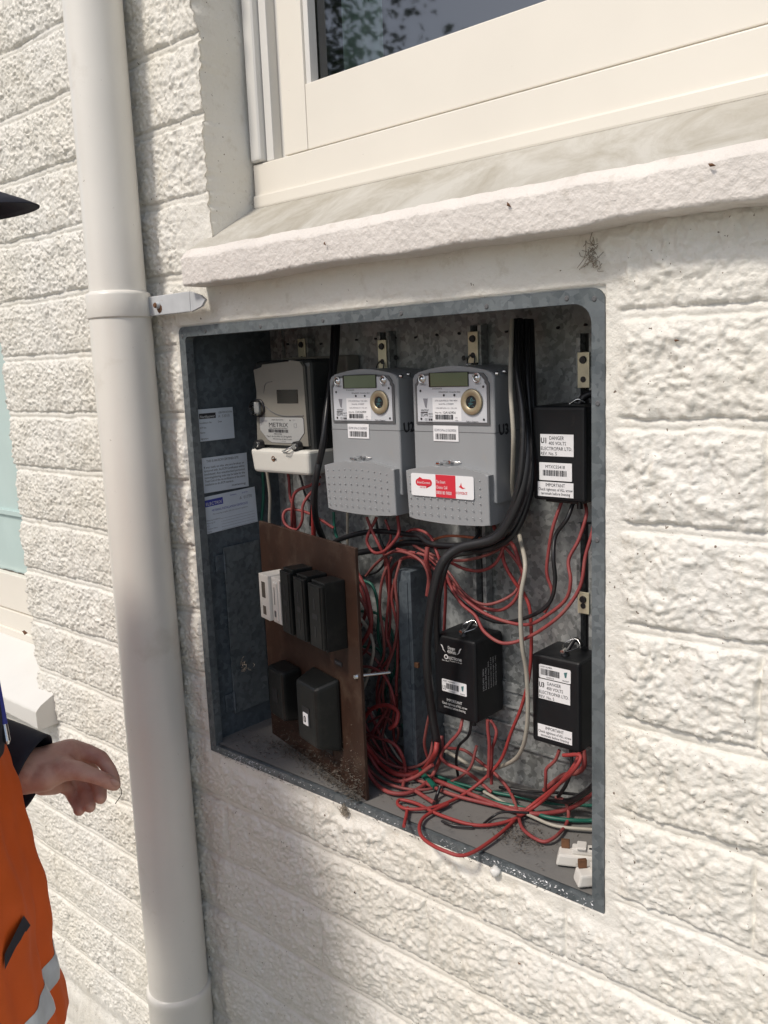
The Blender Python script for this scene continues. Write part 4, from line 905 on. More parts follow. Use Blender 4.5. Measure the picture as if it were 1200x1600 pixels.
    if kind != 1:
        q = MB(); cxx = w_*0.55
        q.cyl((cxx, -dd+0.020, h_), (cxx, -dd+0.020, h_+0.006), 0.006, 0.004, 14, 1); q.cyl((cxx, -dd+0.012, h_+0.006), (cxx, -dd+0.022, h_+0.007), 0.0032, n=10, mi=0)
        q.tube([(cxx, -dd+0.014, h_+0.008), (cxx-0.004, -dd+0.024, h_+0.014), (cxx+0.008, -dd+0.034, h_+0.020), (cxx+0.016, -dd+0.030, h_+0.012), (cxx+0.004, -dd+0.016, h_+0.006)], 0.0009, 6, 0)
        q.tube([(cxx, -dd+0.024, h_+0.004), (cxx+0.006, -dd+0.036, h_+0.018), (cxx+0.012, -dd+0.044, h_+0.010)], 0.0032, 8, 1); q.build('wire_seal', [MT['chrome'], MT['dark']], body)
    else:
        q = MB(); q.tube([(w_*0.6, -0.03, h_), (w_*0.68, -0.026, h_+0.010), (w_*0.82, -0.02, h_+0.012), (w_*0.9, -0.015, h_)], 0.005, 8, 1); q.tube([(w_*0.45, -0.035, h_), (w_*0.6, -0.034, h_+0.006), (w_*0.7, -0.03, h_+0.002)], 0.0016, 6, 0); q.build('wire_seal', [MT['chrome'], MT['dark']], body)
    return t
YR = 0.110
p1 = at(831, 634, YR); p1b = at(831, 780, YR); relay(p1[0], p1b[2]+0.0, 0.077, p1[2]-p1b[2], YR, 'upper black relay box marked U1 beside the right rim', 1)
p2 = at(675, 990, YR); relay(at(677, 1000, YR)[0], 0.1305, 0.076, 0.1235, YR, 'black relay box with white printed warning, in the middle below the grey meters', 2)
p3 = at(830, 1020, YR); relay(p3[0], 0.1315, 0.074, 0.125, YR, 'lower right black relay box marked U3 with three white labels', 3)

# ------------------------------------------------------------------ brown fuse board
AX, AY, BX, BY = 0.060, 0.085, 0.360, 0.005
ang = math.atan2(BY-AY, BX-AX); BL = math.hypot(BX-AX, BY-AY); BH = 0.382
bd = empty('switchboard', (AX, AY, 0.0150), (0, 0, ang)); tag(bd, 'dusty brown hardboard switchboard leaning askew in the left half of the box', 'switchboard')
q = MB(); q.box((0, 0, 0), (BL, 0.0055, BH), 0, 0.0006, 1); q.build('board_sheet', MT['board'], bd)
def bz(z): return z-0.015
def boardthing(name, label, cat, s, z, group=None):
    c, sn = math.cos(ang), math.sin(ang)
    t = empty(name, (AX+s*c, AY+s*sn, z), (0, 0, ang)); tag(t, label, cat, group); return t
def fuse(s0, s1, z0, z1, dep, label):
    t = boardthing('fuse_holder', label, 'fuse holder', s0, z0, 'black fuse holders on the brown board'); w_ = s1-s0; h_ = z1-z0
    q = MB(); q.box((0.001, -dep+0.006, 0), (w_-0.001, -0.0003, h_), 0, 0.0015, 2); q.build('fuse_base', MT['black_dusty'], t)
    q = MB(); q.box((0, -dep, 0.004), (w_, -dep+0.0058, h_-0.004), 0, 0.0015, 2); q.box((0.004, -dep-0.0012, 0.006), (w_-0.004, -dep, h_-0.006), 0, 0.0008)
    cr = q.build('fuse_carrier', MT['black_dusty'], t)
    q = MB(); q.box((w_*0.42, -dep-0.0016, h_*0.60), (w_*0.54, -dep-0.0011, h_*0.76)); q.box((w_*0.42, -dep-0.0016, h_*0.2), (w_*0.54, -dep-0.0011, h_*0.36)); q.box((w_*0.3, -dep-0.0016, h_*0.46), (w_*0.7, -dep-0.0011, h_*0.54)); q.build('fuse_slots', MT['dark'], cr)
fuse(0.151, 0.184, 0.243, 0.349, 0.041, 'black fuse holder next to the white carriers, leftmost of the three')
fuse(0.195, 0.229, 0.243, 0.347, 0.041, 'middle one of the three black fuse holders')
fuse(0.241, 0.281, 0.243, 0.346, 0.041, 'rightmost black fuse holder with its whole side showing')
for i, (s0, lb) in enumerate(((0.072, 'off-white fuse carrier with two dark screw recesses, far left on the brown board'), (0.110, 'off-white fuse carrier with raised centre rib, touching the black fuse holders'))):
    t = boardthing('fuse_carrier', lb, 'fuse holder', s0, 0.252, 'off-white fuse carriers'); w_ = 0.033; h_ = 0.074; dep = 0.040-0.004*i
    q = MB(); q.box((0, -dep, 0), (w_, -0.0003, h_), 0, 0.0012, 2)
    if i == 1: q.box((0.010, -dep-0.004, 0.006), (0.024, -dep-0.0002, h_-0.006), 0, 0.001); q.box((0.0245, -dep-0.002, 0.002), (w_-0.001, -dep-0.0002, h_-0.002), 0, 0.0006)
    q.build('carrier_body', MT['porcelain'], t)
    q = MB()
    if i == 0: q.box((0.011, -dep-0.0006, 0.008), (0.021, -dep-0.0001, 0.022)); q.box((0.010, -dep-0.0006, 0.036), (0.022, -dep-0.0001, 0.062))
    else: q.box((0.014, -dep-0.0046, 0.012), (0.0195, -dep-0.0041, 0.022)); q.box((0.016, -dep-0.0046, 0.032), (0.0175, -dep-0.0041, 0.060))
    q.build('screw_recess', MT['grey_frame'] if i else MT['debris'], t)
def switch(s0, s1, z0, z1, dep, inset, label, mark):
    t = boardthing('switch_housing', label, 'switch', s0, z0, 'black switch housings low on the board'); w_ = s1-s0; h_ = z1-z0
    def tp(c_, c, d):
        k = 1 if c_.y < c.y else 0
        return (c.x+(c_.x-c.x)*(1-inset*k), c_.y, c.z+(c_.z-c.z)*(1-inset*0.8*k))
    q = MB(); q.box((0, -dep, 0), (w_, -0.0003, h_), 0, 0.007, 3, taper=tp); q.build('housing', MT['black_dusty'], t)
    q = MB(); q.box((w_*0.36, -dep-0.0008, h_*0.34), (w_*0.64, -dep-0.0001, h_*0.60), 0, 0.0003); q.build('slot', MT['dark'], t)
    if mark:
        q = MB(); q.box((w_*0.42, -dep-0.0024, h_*0.36), (w_*0.60, -dep-0.0009, h_*0.52), 0, 0.0006); q.tube([(w_*0.5-0.002, -dep-0.0028, h_*0.41), (w_*0.5+0.002, -dep-0.0028, h_*0.41), (w_*0.5+0.002, -dep-0.0028, h_*0.47), (w_*0.5-0.002, -dep-0.0028, h_*0.47), (w_*0.5-0.002, -dep-0.0028, h_*0.41)], 0.0006, 6, 1, sub=3); q.build('toggle', [MT['label'], MT['dark']], t)
switch(0.068, 0.128, 0.082, 0.172, 0.036, 0.10, 'smaller black switch housing with no white toggle, by the left edge of the board', False)
switch(0.170, 0.252, 0.070, 0.188, 0.040, 0.24, 'larger black switch housing with sloping sides and a small white toggle', True)
q = MB(); q.box((0, -0.0008, 0), (0.026, -0.0002, 0.008), 0); q.text('MAIN', 0.002, 0.0018, 0.0058, 1, -0.0011, width=0.017)
for s0, z0, lb, tx in ((0.238, 0.208, 'tiny black engraved strip label reading MAIN on the brown board', 'MAIN'), (0.196, 0.226, 'blank dirty strip label under the rightmost black fuse holder', ''), (0.128, 0.066, 'dirty strip label under the smaller switch housing', ''), (0.196, 0.052, 'dirty strip label under the larger switch housing', '')):
    c, sn = math.cos(ang), math.sin(ang); q = MB(); q.box((0, -0.0008, 0), (0.022, -0.0002, 0.0075), 0)
    if tx: q.text(tx, 0.002, 0.0018, 0.0052, 1, -0.0011, width=0.016)
    o = q.build('strip_label', [MT['dark'], MT['ink_grey']], bd, loc=(s0, 0, bz(z0)))
    o['label'] = lb
q = MB(); q.cyl((0.300, -0.0003, bz(0.205)), (0.300, -0.004, bz(0.205)), 0.0042, 0.0030, 14); q.cyl((0.300, 0.006, bz(0.205)), (0.312, 0.050, bz(0.203)), 0.0024, n=10); q.build('bolt', MT['chrome'], bd)

# ------------------------------------------------------------------ cables
FZ = 0.018
def cpt(px, py, Y, r):
    P = at(px, py, Y)
    if P[2] < FZ+r:
        P = atz(px, py, FZ+r)
        if P[1] > DEP-r-0.003: P = at(px, py, DEP-r-0.003)
    P[1] = min(P[1], DEP-r-0.002); return tuple(P)
CAB = []
def cable(pts, r, m_, label, Y=0.12, group=None, name='cable'):
    P = [cpt(p[0], p[1], p[2] if len(p) > 2 else Y, r) for p in pts]
    kr = random.Random(label); kk = 0.0016 if r < 0.0045 else 0.0004
    P = [P[0]]+[tuple(c_ax+kr.uniform(-kk, kk) for c_ax in p_) for p_ in P[1:-1]]+[P[-1]]
    P = [(p_[0], min(p_[1], DEP-r-0.001), max(p_[2], FZ+r*0.8) if p_[1] > 0.001 else p_[2]) for p_ in P]
    q = MB(); q.tube(P, r*(0.82 if m_.name != 'black_cable' else 1), 12, sub=8); o = q.build(name, m_)
    g_ = group or {'red_cable': 'red cables', 'bright_red_cable': 'red cables', 'black_cable': 'black cables', 'green_cable': 'green cables', 'grubby_white_cable': 'white cables'}[m_.name]
    # move origin to the cable's first point
    o0 = Vector(P[0]); o.data.transform(Matrix.Translation(-o0)); o.location = o0
    tag(o, label, 'cable', g_); return o
K, Rd, RB, Gn, Wh = MT['blackc'], MT['red'], MT['red_bright'], MT['green'], MT['white']
cable([(811, 500, .15), (812, 600, .12), (824, 690, .10), (818, 760, .09), (795, 815, .085), (770, 843, .08), (717, 857, .07), (691, 880, .06), (677, 925, .055), (668, 990, .055), (668, 1043, .06), (674, 1109, .08), (682, 1156, .09), (684, 1178, .10)], 0.0066, K, 'thickest black cable curving down past the grey post')
cable([(822, 500, .16), (826, 600, .13), (832, 700, .12), (828, 770, .11), (805, 830, .10), (770, 856, .10), (735, 862, .10), (704, 872, .085), (690, 905, .075), (684, 960, .10), (684, 1040, .12)], 0.0044, K, 'black cable hugging the right side of the thickest one')
cable([(806, 500, .14), (807, 570, .11), (815, 640, .095), (818, 700, .09), (808, 765, .085), (786, 822, .085), (750, 846, .09), (717, 851, .09), (673, 849, .10), (655, 838, .11), (639, 834, .12), (590, 830, .12), (550, 836, .12), (518, 850, .13), (490, 875, .14)], 0.0042, K, 'black cable swinging left below both grey meters to the board')
cable([(829, 500, .17), (833, 640, .14), (834, 730, .13), (815, 805, .12), (790, 838, .12), (740, 850, .13), (690, 853, .13), (640, 848, .13), (600, 858, .14), (570, 862, .14), (530, 872, .14), (500, 900, .15)], 0.0050, K, 'black cable behind the others dipping left under the grey meters')
cable([(527, 500, .16), (524, 560, .13), (510, 640, .10), (506, 690, .085), (495, 740, .07), (491, 780, .08), (495, 815, .10), (508, 850, .13)], 0.0052, K, 'thick black cable slanting down between the beige and left grey meters')
cable([(521, 500, .16), (517, 570, .12), (508, 660, .08), (498, 720, .07), (490, 770, .10), (486, 820, .13)], 0.0035, K, 'thinner black cable beside the slanting one between meters')
cable([(800, 500, .13), (799, 597, .09), (804, 676, .08), (801, 729, .10), (799, 768, .12), (806, 810, .13), (812, 844, .12), (820, 886, .09), (813, 938, .08), (817, 1004, .08), (822, 1056, .09), (825, 1135, .10), (809, 1180, .12), (775, 1200, .15), (744, 1199, .16), (707, 1180, .16), (670, 1160, .165)], 0.0036, Wh, 'long grubby white cable falling from the top and looping left at the bottom')
cable([(756, 1237), (797, 1259), (833, 1278), (870, 1292), (925, 1298), (945, 1298)], 0.0028, Wh, 'white cable lying on the floor near the white carriers', .15)
cable([(560, 962, .12), (578, 990, .11), (582, 1017, .11), (573, 1064, .12), (560, 1090, .13)], 0.0032, Wh, 'short white cable beside the board bolt')
cable([(416, 730, .13), (420, 775, .13), (420, 825, .13), (430, 900, .14)], 0.0032, Wh, 'white cable dropping from the beige meter', .13)
cable([(543, 800, .13), (543, 862, .14), (548, 960, .15)], 0.0026, Wh, 'thin white cable below the left grey meter')
cable([(410, 725, .14), (411, 775, .14), (411, 830, .14), (425, 900, .15)], 0.0032, Gn, 'green cable dropping from the beige meter')
cable([(521, 800, .14), (528, 840, .14), (560, 898, .14), (581, 915, .14), (592, 951, .14), (591, 1000, .14), (612, 1060, .15)], 0.0030, Gn, 'green cable curving down behind the brown board edge')
cable([(565, 955, .15), (590, 960, .15), (612, 985, .15), (618, 1040, .15), (600, 1090, .15), (615, 1140, .15)], 0.0028, Gn, 'dark green cable in the shade left of the post')
cable([(568, 1010, .15), (595, 1020, .15), (600, 1080, .15), (590, 1120, .15)], 0.0028, Gn, 'short green cable deep behind the board bolt')
cable([(630, 1130, .15), (644, 1171, .15), (653, 1200, .15), (680, 1230)], 0.0055, Gn, 'thick green cable stub at the foot of the post')
cable([(680, 1212, .16), (721, 1226, .16), (775, 1238, .16), (819, 1247, .16), (852, 1255, .16), (925, 1258, .16), (960, 1258, .16)], 0.0030, Gn, 'green cable along the back of the floor')
cable([(700, 1222), (760, 1248), (819, 1262), (852, 1277), (890, 1282), (925, 1281), (950, 1280)], 0.0036, Gn, 'green cable on the floor beneath the red loops', .15)
# reds under the beige meter
cable([(447, 728, .12), (450, 748, .12), (455, 775, .12), (459, 797, .12), (461, 830, .13)], 0.0030, Rd, 'red cable dropping straight from the beige meter')
cable([(500, 745, .12), (488, 756, .12), (464, 767, .11), (457, 785, .11), (456, 825, .12)], 0.0032, Rd, 'red cable bending left beneath the beige meter')
cable([(500, 755, .12), (487, 768, .11), (474, 788, .10), (473, 812, .10), (461, 827, .10), (447, 820, .10), (442, 806, .10), (449, 797, .11), (470, 799, .12), (495, 808, .12), (521, 825, .13)], 0.0029, Rd, 'red cable in a small round loop under the beige meter')
cable([(490, 770, .11), (490, 800, .11), (490, 840, .12)], 0.0048, RB, 'thick bright red cable end under the slanting black cable')
cable([(464, 728, .13), (471, 752, .13), (478, 778, .13), (492, 790, .13)], 0.0020, K, 'thin black wire under the beige meter')
# under the left grey meter
cable([(573, 808, .11), (580, 828, .11), (594, 854, .11), (606, 885, .12), (609, 925, .13), (604, 960, .13), (604, 992, .13), (610, 1022, .13), (596, 1046, .13), (588, 1075, .14), (590, 1110, .15)], 0.0030, Rd, 'red cable dropping from the left grey meter and running down left of the post')
cable([(589, 808, .12), (577, 830, .11), (574, 848, .11), (583, 862, .11), (600, 862, .10), (614, 848, .10), (622, 830, .10), (621, 806, .11)], 0.0030, Rd, 'red cable making a U loop under the left grey meter')
cable([(587, 808, .13), (592, 835, .13), (603, 870, .13), (590, 893, .14), (565, 900, .14)], 0.0020, K, 'thin black wire among reds under the left grey meter')
cable([(602, 812, .12), (610, 838, .12), (600, 866, .12), (604, 900, .13), (610, 960, .14), (606, 1010, .14)], 0.0026, Rd, 'thinner red cable close behind the U loop')
cable([(620, 858, .12), (640, 862, .12), (668, 872, .12), (696, 899, .12), (738, 940, .12), (775, 954, .12), (800, 944, .12), (813, 920, .12), (817, 895, .12), (796, 862, .12), (778, 850, .12)], 0.0029, Rd, 'red cable sagging in a wide U between the post and the white cable')
cable([(626, 838, .12), (647, 828, .12), (669, 838, .11), (680, 860, .10), (688, 885, .10), (696, 920, .11), (694, 985, .14)], 0.0028, Rd, 'red cable arching over and down into the middle black box')
cable([(619, 940, .14), (610, 910, .14), (616, 885, .13), (637, 871, .12), (665, 880, .11), (691, 901, .11), (720, 930, .10), (752, 955, .10), (786, 972, .10), (825, 976, .10), (855, 959, .10), (882, 935, .10), (892, 908, .10), (890, 875, .11), (904, 845, .12), (915, 805, .13), (914, 785, .14)], 0.0029, Rd, 'red cable from the upper black box sweeping left over the post')
cable([(697, 895, .10), (706, 918, .10), (722, 945, .09), (744, 962, .09), (757, 988, .08), (783, 1004, .08), (816, 1000, .09), (851, 981, .09), (882, 955, .09), (906, 915, .10), (916, 870, .11), (929, 825, .12), (928, 785, .13)], 0.0029, Rd, 'lowest sweeping red cable passing in front of the middle black box lid')
cable([(702, 878, .13), (728, 891, .13), (754, 891, .13), (775, 880, .12), (786, 856, .12), (782, 845, .12)], 0.0029, Rd, 'short red cable sagging just right of the black cable bend')
cable([(783, 845, .13), (789, 880, .12), (805, 910, .12), (820, 932, .13), (830, 964, .13), (829, 1043, .13), (815, 1100, .13), (800, 1145, .13), (783, 1186, .13), (755, 1218, .12), (720, 1245), (679, 1263), (640, 1265), (622, 1259), (625, 1251), (650, 1256), (687, 1274), (745, 1289), (797, 1281), (841, 1256), (878, 1222, .10), (900, 1195, .10), (908, 1170, .12)], 0.0030, RB, 'bright red cable making the long hairpin on the floor at the front')
cable([(650, 862, .12), (690, 905, .13), (730, 950, .13), (780, 973, .12), (828, 964, .11), (858, 941, .11), (868, 908, .11), (864, 872, .11), (868, 838, .12), (885, 812, .12), (896, 785, .13)], 0.0028, K, 'black cable from the upper black box running left with the reds')
cable([(851, 957, .12), (861, 930, .12), (854, 896, .12), (857, 860, .12), (864, 822, .12), (878, 783, .13)], 0.0029, Rd, 'red cable on the left under the upper black box')
cable([(625, 845, .14), (665, 845, .13), (700, 838, .12), (760, 842, .12), (786, 848, .12)], 0.0024, mat('faded_orange_red', (0.40, 0.13, 0.07), 0.5), 'faded orange cable lying on the black ones below the right grey meter', group='red cables')
cable([(770, 818, .12), (780, 835, .11), (800, 850, .12), (812, 880, .12), (819, 905, .13)], 0.0034, Rd, 'red cable leaving the right grey meter behind the white cable')
cable([(745, 820, .12), (746, 835, .11), (735, 848, .10), (715, 855, .10)], 0.0026, K, 'short black cable under the right grey meter')
cable([(617, 905, .13), (611, 938, .13), (619, 977, .13), (622, 1030, .13), (618, 1069, .13), (620, 1110, .14)], 0.0029, Rd, 'red cable hugging the left face of the post')
cable([(668, 855, .10), (668, 875, .10), (670, 900, .11), (668, 930, .12)], 0.0044, Rd, 'short thick red cable beside the black cable bend')
# coils behind the board
cable([(555, 890, .11), (568, 915, .10), (578, 945, .10), (579, 975, .10), (566, 1004, .11), (550, 1020, .12)], 0.0042, Rd, 'thick red cable bulging out past the board top right')
cable([(555, 905, .13), (566, 925, .13), (571, 955, .13), (560, 985, .14)], 0.0036, Rd, 'red cable behind the bulging thick one')
cable([(555, 1042, .12), (580, 1043, .11), (598, 1052, .11), (612, 1075, .11), (618, 1100, .11), (614, 1128, .12), (618, 1165, .14), (635, 1196, .15)], 0.0028, Rd, 'red cable passing the bolt tip and curving down')
cable([(562, 1150, .12), (570, 1122, .11), (583, 1106, .10), (604, 1102, .10), (620, 1110, .10), (622, 1122, .095), (617, 1132, .09), (609, 1138, .09)], 0.0040, RB, 'bright red cable curled with a cut end beside the post')
cable([(556, 1143, .12), (586, 1150, .10), (612, 1160, .09), (628, 1180, .09), (633, 1204, .10), (629, 1232, .12)], 0.0032, Rd, 'red cable arching from behind the board to the floor')
cable([(683, 1160, .085), (679, 1178, .08), (664, 1200), (640, 1211), (615, 1208), (592, 1192), (572, 1165, .08), (560, 1145, .10)], 0.0050, RB, 'thickest bright red cable joined to the black cable, bottom left coil')
cable([(690, 1150, .11), (690, 1175, .10), (684, 1200), (668, 1222), (640, 1237), (608, 1238), (584, 1222), (568, 1190, .05), (560, 1160, .08)], 0.0038, Rd, 'outer red coil resting on the floor right of the board')
cable([(676, 1195), (650, 1214), (620, 1220), (594, 1205), (575, 1180, .08), (560, 1155, .10)], 0.0036, Rd, 'red coil just inside the thickest bright one', .09)
cable([(565, 1120, .12), (580, 1150, .12), (600, 1180, .12), (625, 1200, .13), (650, 1208, .13)], 0.0030, Rd, 'dark red cable slanting down inside the coils', .12)
cable([(575, 1105, .13), (592, 1145, .13), (612, 1178, .14), (640, 1205, .14)], 0.0030, Rd, 'dark red cable parallel and behind inside the coils')
cable([(620, 1085, .13), (600, 1115, .13), (584, 1140, .12), (572, 1160, .12)], 0.0034, Rd, 'red cable crossing the coils from upper right')
cable([(600, 1060, .14), (592, 1090, .14), (600, 1125, .14), (585, 1150, .14)], 0.0034, Rd, 'red cable hanging beneath the bolt tip')
cable([(580, 1110, .14), (600, 1150, .14), (628, 1190, .14), (655, 1212, .14)], 0.0022, Wh, 'thin pale wire among the red coils')
cable([(672, 1112, .10), (665, 1140, .11), (664, 1165, .12), (672, 1195, .13)], 0.0028, Rd, 'short red cable left of the thick black cable foot')
cable([(723, 1122, .12), (718, 1145, .11), (700, 1163, .10), (691, 1178, .10), (698, 1194, .10), (728, 1207, .10), (748, 1222), (768, 1238)], 0.0031, Rd, 'red cable from the middle black box bowing left')
cable([(762, 1125, .12), (762, 1140, .12), (765, 1165, .12), (763, 1214, .12)], 0.0031, Rd, 'straight red cable from the middle black box')
cable([(766, 1125, .13), (774, 1140, .13), (774, 1155, .13), (767, 1175, .13), (768, 1225, .13)], 0.0029, Rd, 'red cable with a small kink beside the straight one')
cable([(737, 1125, .13), (732, 1148, .13), (718, 1166, .13), (714, 1190, .13), (716, 1215, .14)], 0.0022, K, 'thin black wire from the middle black box')
cable([(700, 1169, .16), (725, 1172, .16), (752, 1190, .16), (775, 1210, .15), (797, 1237), (808, 1267), (819, 1296), (844, 1314), (868, 1310), (884, 1288), (888, 1266), (882, 1250), (868, 1246)], 0.0030, Rd, 'red cable looping on the floor in front of the white carriers', .14)
cable([(640, 1198, .14), (668, 1212), (731, 1241), (797, 1264), (840, 1272), (880, 1268), (910, 1252), (930, 1235), (955, 1212)], 0.0042, Rd, 'thick red cable running along the floor to the right rim', .14)
cable([(625, 1205, .14), (660, 1222), (700, 1240), (740, 1250), (790, 1262), (830, 1266)], 0.0034, Rd, 'red cable lying against the thick floor one', .13)
cable([(880, 1180, .09), (906, 1183, .085), (893, 1207, .08), (863, 1232), (819, 1267), (778, 1307), (731, 1334), (692, 1331), (665, 1313), (655, 1296), (660, 1280), (680, 1266), (700, 1256)], 0.0031, RB, 'bright red cable hanging its loop over the front edge of the box')
cable([(874, 1172, .12), (866, 1186, .12), (855, 1201, .12), (852, 1215, .12), (852, 1235, .13)], 0.0029, Rd, 'red cable on the left under the lower right black box')
cable([(912, 1172, .12), (912, 1195, .12), (900, 1208, .13), (878, 1212, .14), (850, 1235, .14)], 0.0042, Rd, 'thick red cable on the right under the lower right black box')
cable([(892, 1172, .13), (893, 1200, .13), (884, 1225, .13), (872, 1245, .14)], 0.0026, K, 'black wire under the lower right black box')
cable([(950, 1205, .10), (930, 1225, .11), (912, 1242, .12), (885, 1250), (850, 1246), (800, 1238)], 0.0042, K, 'black cable at the right rim bending onto the floor', .14)
cable([(688, 1228), (682, 1246), (675, 1266)], 0.0026, K, 'short black offcut lying across red cables on the floor', .08)
cable([(756, 1287), (768, 1276), (785, 1269), (826, 1270)], 0.0018, K, 'thin black wire on the floor behind the hairpin', .08)
cable([(690, 1283), (710, 1289), (738, 1292)], 0.0018, K, 'short black wire peeping out under the hairpin', .05)
cable([(650, 1236), (662, 1243), (678, 1254)], 0.0038, Rd, 'short red stub on the floor behind the hairpin', .1)
cable([(637, 1262), (634, 1276), (631, 1291)], 0.0030, RB, 'small red cable offcut near the front edge', .05)
cable([(780, 1230), (830, 1236, .16), (880, 1240, .16), (930, 1245, .16)], 0.0022, K, 'thin black wire along the back of the floor', .16)

P2 = mat('faded_pink_cable', (0.22, 0.055, 0.052), 0.55, noise=(30, 0.2), dirt=((0.25, 0.15, 0.12), 26, 0.5, 0.9))
for pts_, r_, lb_ in (
    ([(572, 900, .14), (590, 880, .12), (615, 862, .11), (640, 866, .105), (662, 884, .10), (672, 915, .11), (668, 960, .13)], .0028, 'faded red cable arching over the top of the post'),
    ([(556, 925, .12), (572, 950, .11), (580, 985, .11), (574, 1015, .12), (556, 1030, .13)], .0030, 'faded red cable sagging beside the board top'),
    ([(612, 870, .13), (598, 905, .12), (594, 950, .12), (601, 1000, .12), (597, 1035, .13), (572, 1058, .13)], .0028, 'faded red cable running down nearest the board'),
    ([(626, 875, .11), (618, 910, .105), (622, 960, .11), (616, 1010, .12), (604, 1048, .12), (600, 1090, .13), (612, 1140, .14)], .0028, 'faded red cable weaving down the left face of the post'),
    ([(560, 1010, .13), (585, 1030, .13), (606, 1062, .13), (610, 1100, .13), (598, 1150, .13), (606, 1190, .14)], .0026, 'thin faded cable passing behind the bolt'),
    ([(668, 866, .12), (700, 892, .11), (725, 925, .11), (760, 945, .11), (800, 928, .12), (815, 900, .13)], .0026, 'faded red cable sagging above the middle black box'),
    ([(640, 848, .13), (670, 862, .12), (712, 875, .12), (760, 868, .12), (795, 850, .12)], .0026, 'faded red cable running level under the black ones'),
    ([(558, 1130, .11), (576, 1165, .10), (606, 1192, .10), (640, 1200, .11), (668, 1186, .12), (678, 1150, .13)], .0030, 'faded red coil inside the others at the board foot'),
    ([(560, 1175, .07), (585, 1210), (620, 1230), (662, 1235), (705, 1222), (735, 1200, .13), (745, 1165, .14)], .0028, 'faded red cable rising from the coils to the middle box'),
    ([(576, 1128, .13), (600, 1120, .13), (622, 1140, .13), (614, 1165, .14), (590, 1172, .14), (572, 1150, .14)], .0026, 'small faded red loop tucked behind the curled one'),):
    cable(pts_, r_, P2, lb_, .12, 'red cables')
# ------------------------------------------------------------------ loose white carriers bottom right
def loose(px, py, rz, label, tilt):
    P = atz(px, py, 0.018); t = empty('fuse_carrier', tuple(P), (tilt, 0, rz)); tag(t, label, 'fuse holder', 'loose white fuse carriers on the floor')
    q = MB(); q.box((0, 0, 0), (0.070, 0.022, 0.015), 0, 0.0025, 2, taper=lambda v_, c_, d_: (v_.x if v_.z < c_.z else c_.x+(v_.x-c_.x)*0.90, v_.y, v_.z)); q.box((0.020, 0.004, 0.0152), (0.060, 0.018, 0.023), 0, 0.002, 2); q.box((0.026, 0.001, 0.0232), (0.038, 0.019, 0.0265), 0, 0.0015); q.build('carrier_body', MT['porcelain'], t)
    q = MB(); q.box((0.006, 0.016, 0.0152), (0.0165, 0.0215, 0.026), 0, 0.0008); q.build('contact_blade', MT['rust'], t)
    q = MB(); q.box((0.041, 0.0055, 0.0232), (0.054, 0.009, 0.0238), 0, 0.0002); q.build('dark_slot', MT['dark'], t)
loose(868, 1352, 0.45, 'white loose fuse carrier lying further back on the box floor', 0.0)
loose(903, 1388, 0.80, 'white loose fuse carrier in the front right corner, half behind the rim', 0.0)

# ------------------------------------------------------------------ litter
def litter(seed, n, gen, smin, smax, name, label, mt):
    rr = random.Random(seed); q = MB()
    for k in range(n):
        p, nrm = gen(rr); s = rr.uniform(smin, smax); a = rr.uniform(0, 6.28); tl = rr.uniform(-0.6, 0.6)
        u = Vector((math.cos(a), math.sin(a)*0.8, tl)).normalized()*s; v = u.cross(Vector((rr.uniform(-1, 1), rr.uniform(-1, 1), 1))).normalized()*s*rr.uniform(0.12, 0.45)
        p = Vector(p)
        q.add([p-u, p-v*0.8, p+u*1.0+Vector((0, 0, s*0.3)), p+v], [(0, 1, 2, 3)])
    o = q.build(name, mt); tag(o, label, 'debris', kind='stuff'); return o
c_, s_b = math.cos(ang), math.sin(ang)
def g_board(rr):
    t = rr.random()**0.6; s = BL*(0.12+0.88*t); off = abs(rr.gauss(0, 0.010))+0.002; z = 0.017+abs(rr.gauss(0, 0.012))*(1.3 if off < 0.008 else 0.3)*(0.6+1.2*t)
    return (AX+s*c_+off*s_b, AY+s*s_b-off*c_, z), None
litter(1, 1100, g_board, 0.0012, 0.0042, 'leaf_litter', 'dusty dead leaf crumbs piled along the foot of the brown board', MT['debris'])
def g_floor(rr):
    if rr.random() < 0.35: x, y = rr.gauss(0.60, 0.025), rr.gauss(0.055, 0.014)
    elif rr.random() < 0.5: x, y = rr.gauss(0.13, 0.05), rr.gauss(0.045, 0.016)
    else: x, y = rr.uniform(0.02, 0.73), rr.uniform(0.005, 0.17)
    y = min(max(y, 0.004), 0.175)
    return (min(max(x, 0.02), 0.725), y, 0.017+rr.uniform(0, 0.003)), None
litter(2, 1300, g_floor, 0.0008, 0.0036, 'floor_litter', 'scattered dead leaf bits and grit on the box floor', MT['debris'])
def g_bl(rr):
    s = BL*rr.random(); z = 0.02+abs(rr.gauss(0, 0.045))
    return (AX+s*c_+0.0012*s_b, AY+s*s_b-0.0012*c_, z), None
litter(3, 500, g_bl, 0.0005, 0.0014, 'dust_flecks', 'pale dust flecks clinging to the lower brown board', MT['fluff'])
def g_rim(rr):
    x = rr.choice((rr.uniform(0.02, 0.73), rr.gauss(0.62, 0.07), rr.gauss(0.10, 0.03))); x = min(max(x, 0.02), 0.735)
    return (x, -0.0056, rr.uniform(0.001, 0.012)), None
litter(6, 420, g_rim, 0.0006, 0.0026, 'paint_flecks', 'white paint flecks smeared along the bottom rim of the box', MT['label'])
def g_crack(rr):
    x = rr.choice((rr.uniform(0.02, 0.73), rr.gauss(0.14, 0.05))); return (min(max(x, 0.02), 0.735), -0.006, rr.uniform(-0.004, 0.004)), None
litter(7, 260, g_crack, 0.0006, 0.0028, 'edge_grit', 'dark grit and torn web along the crack under the box front edge', MT['debris'])
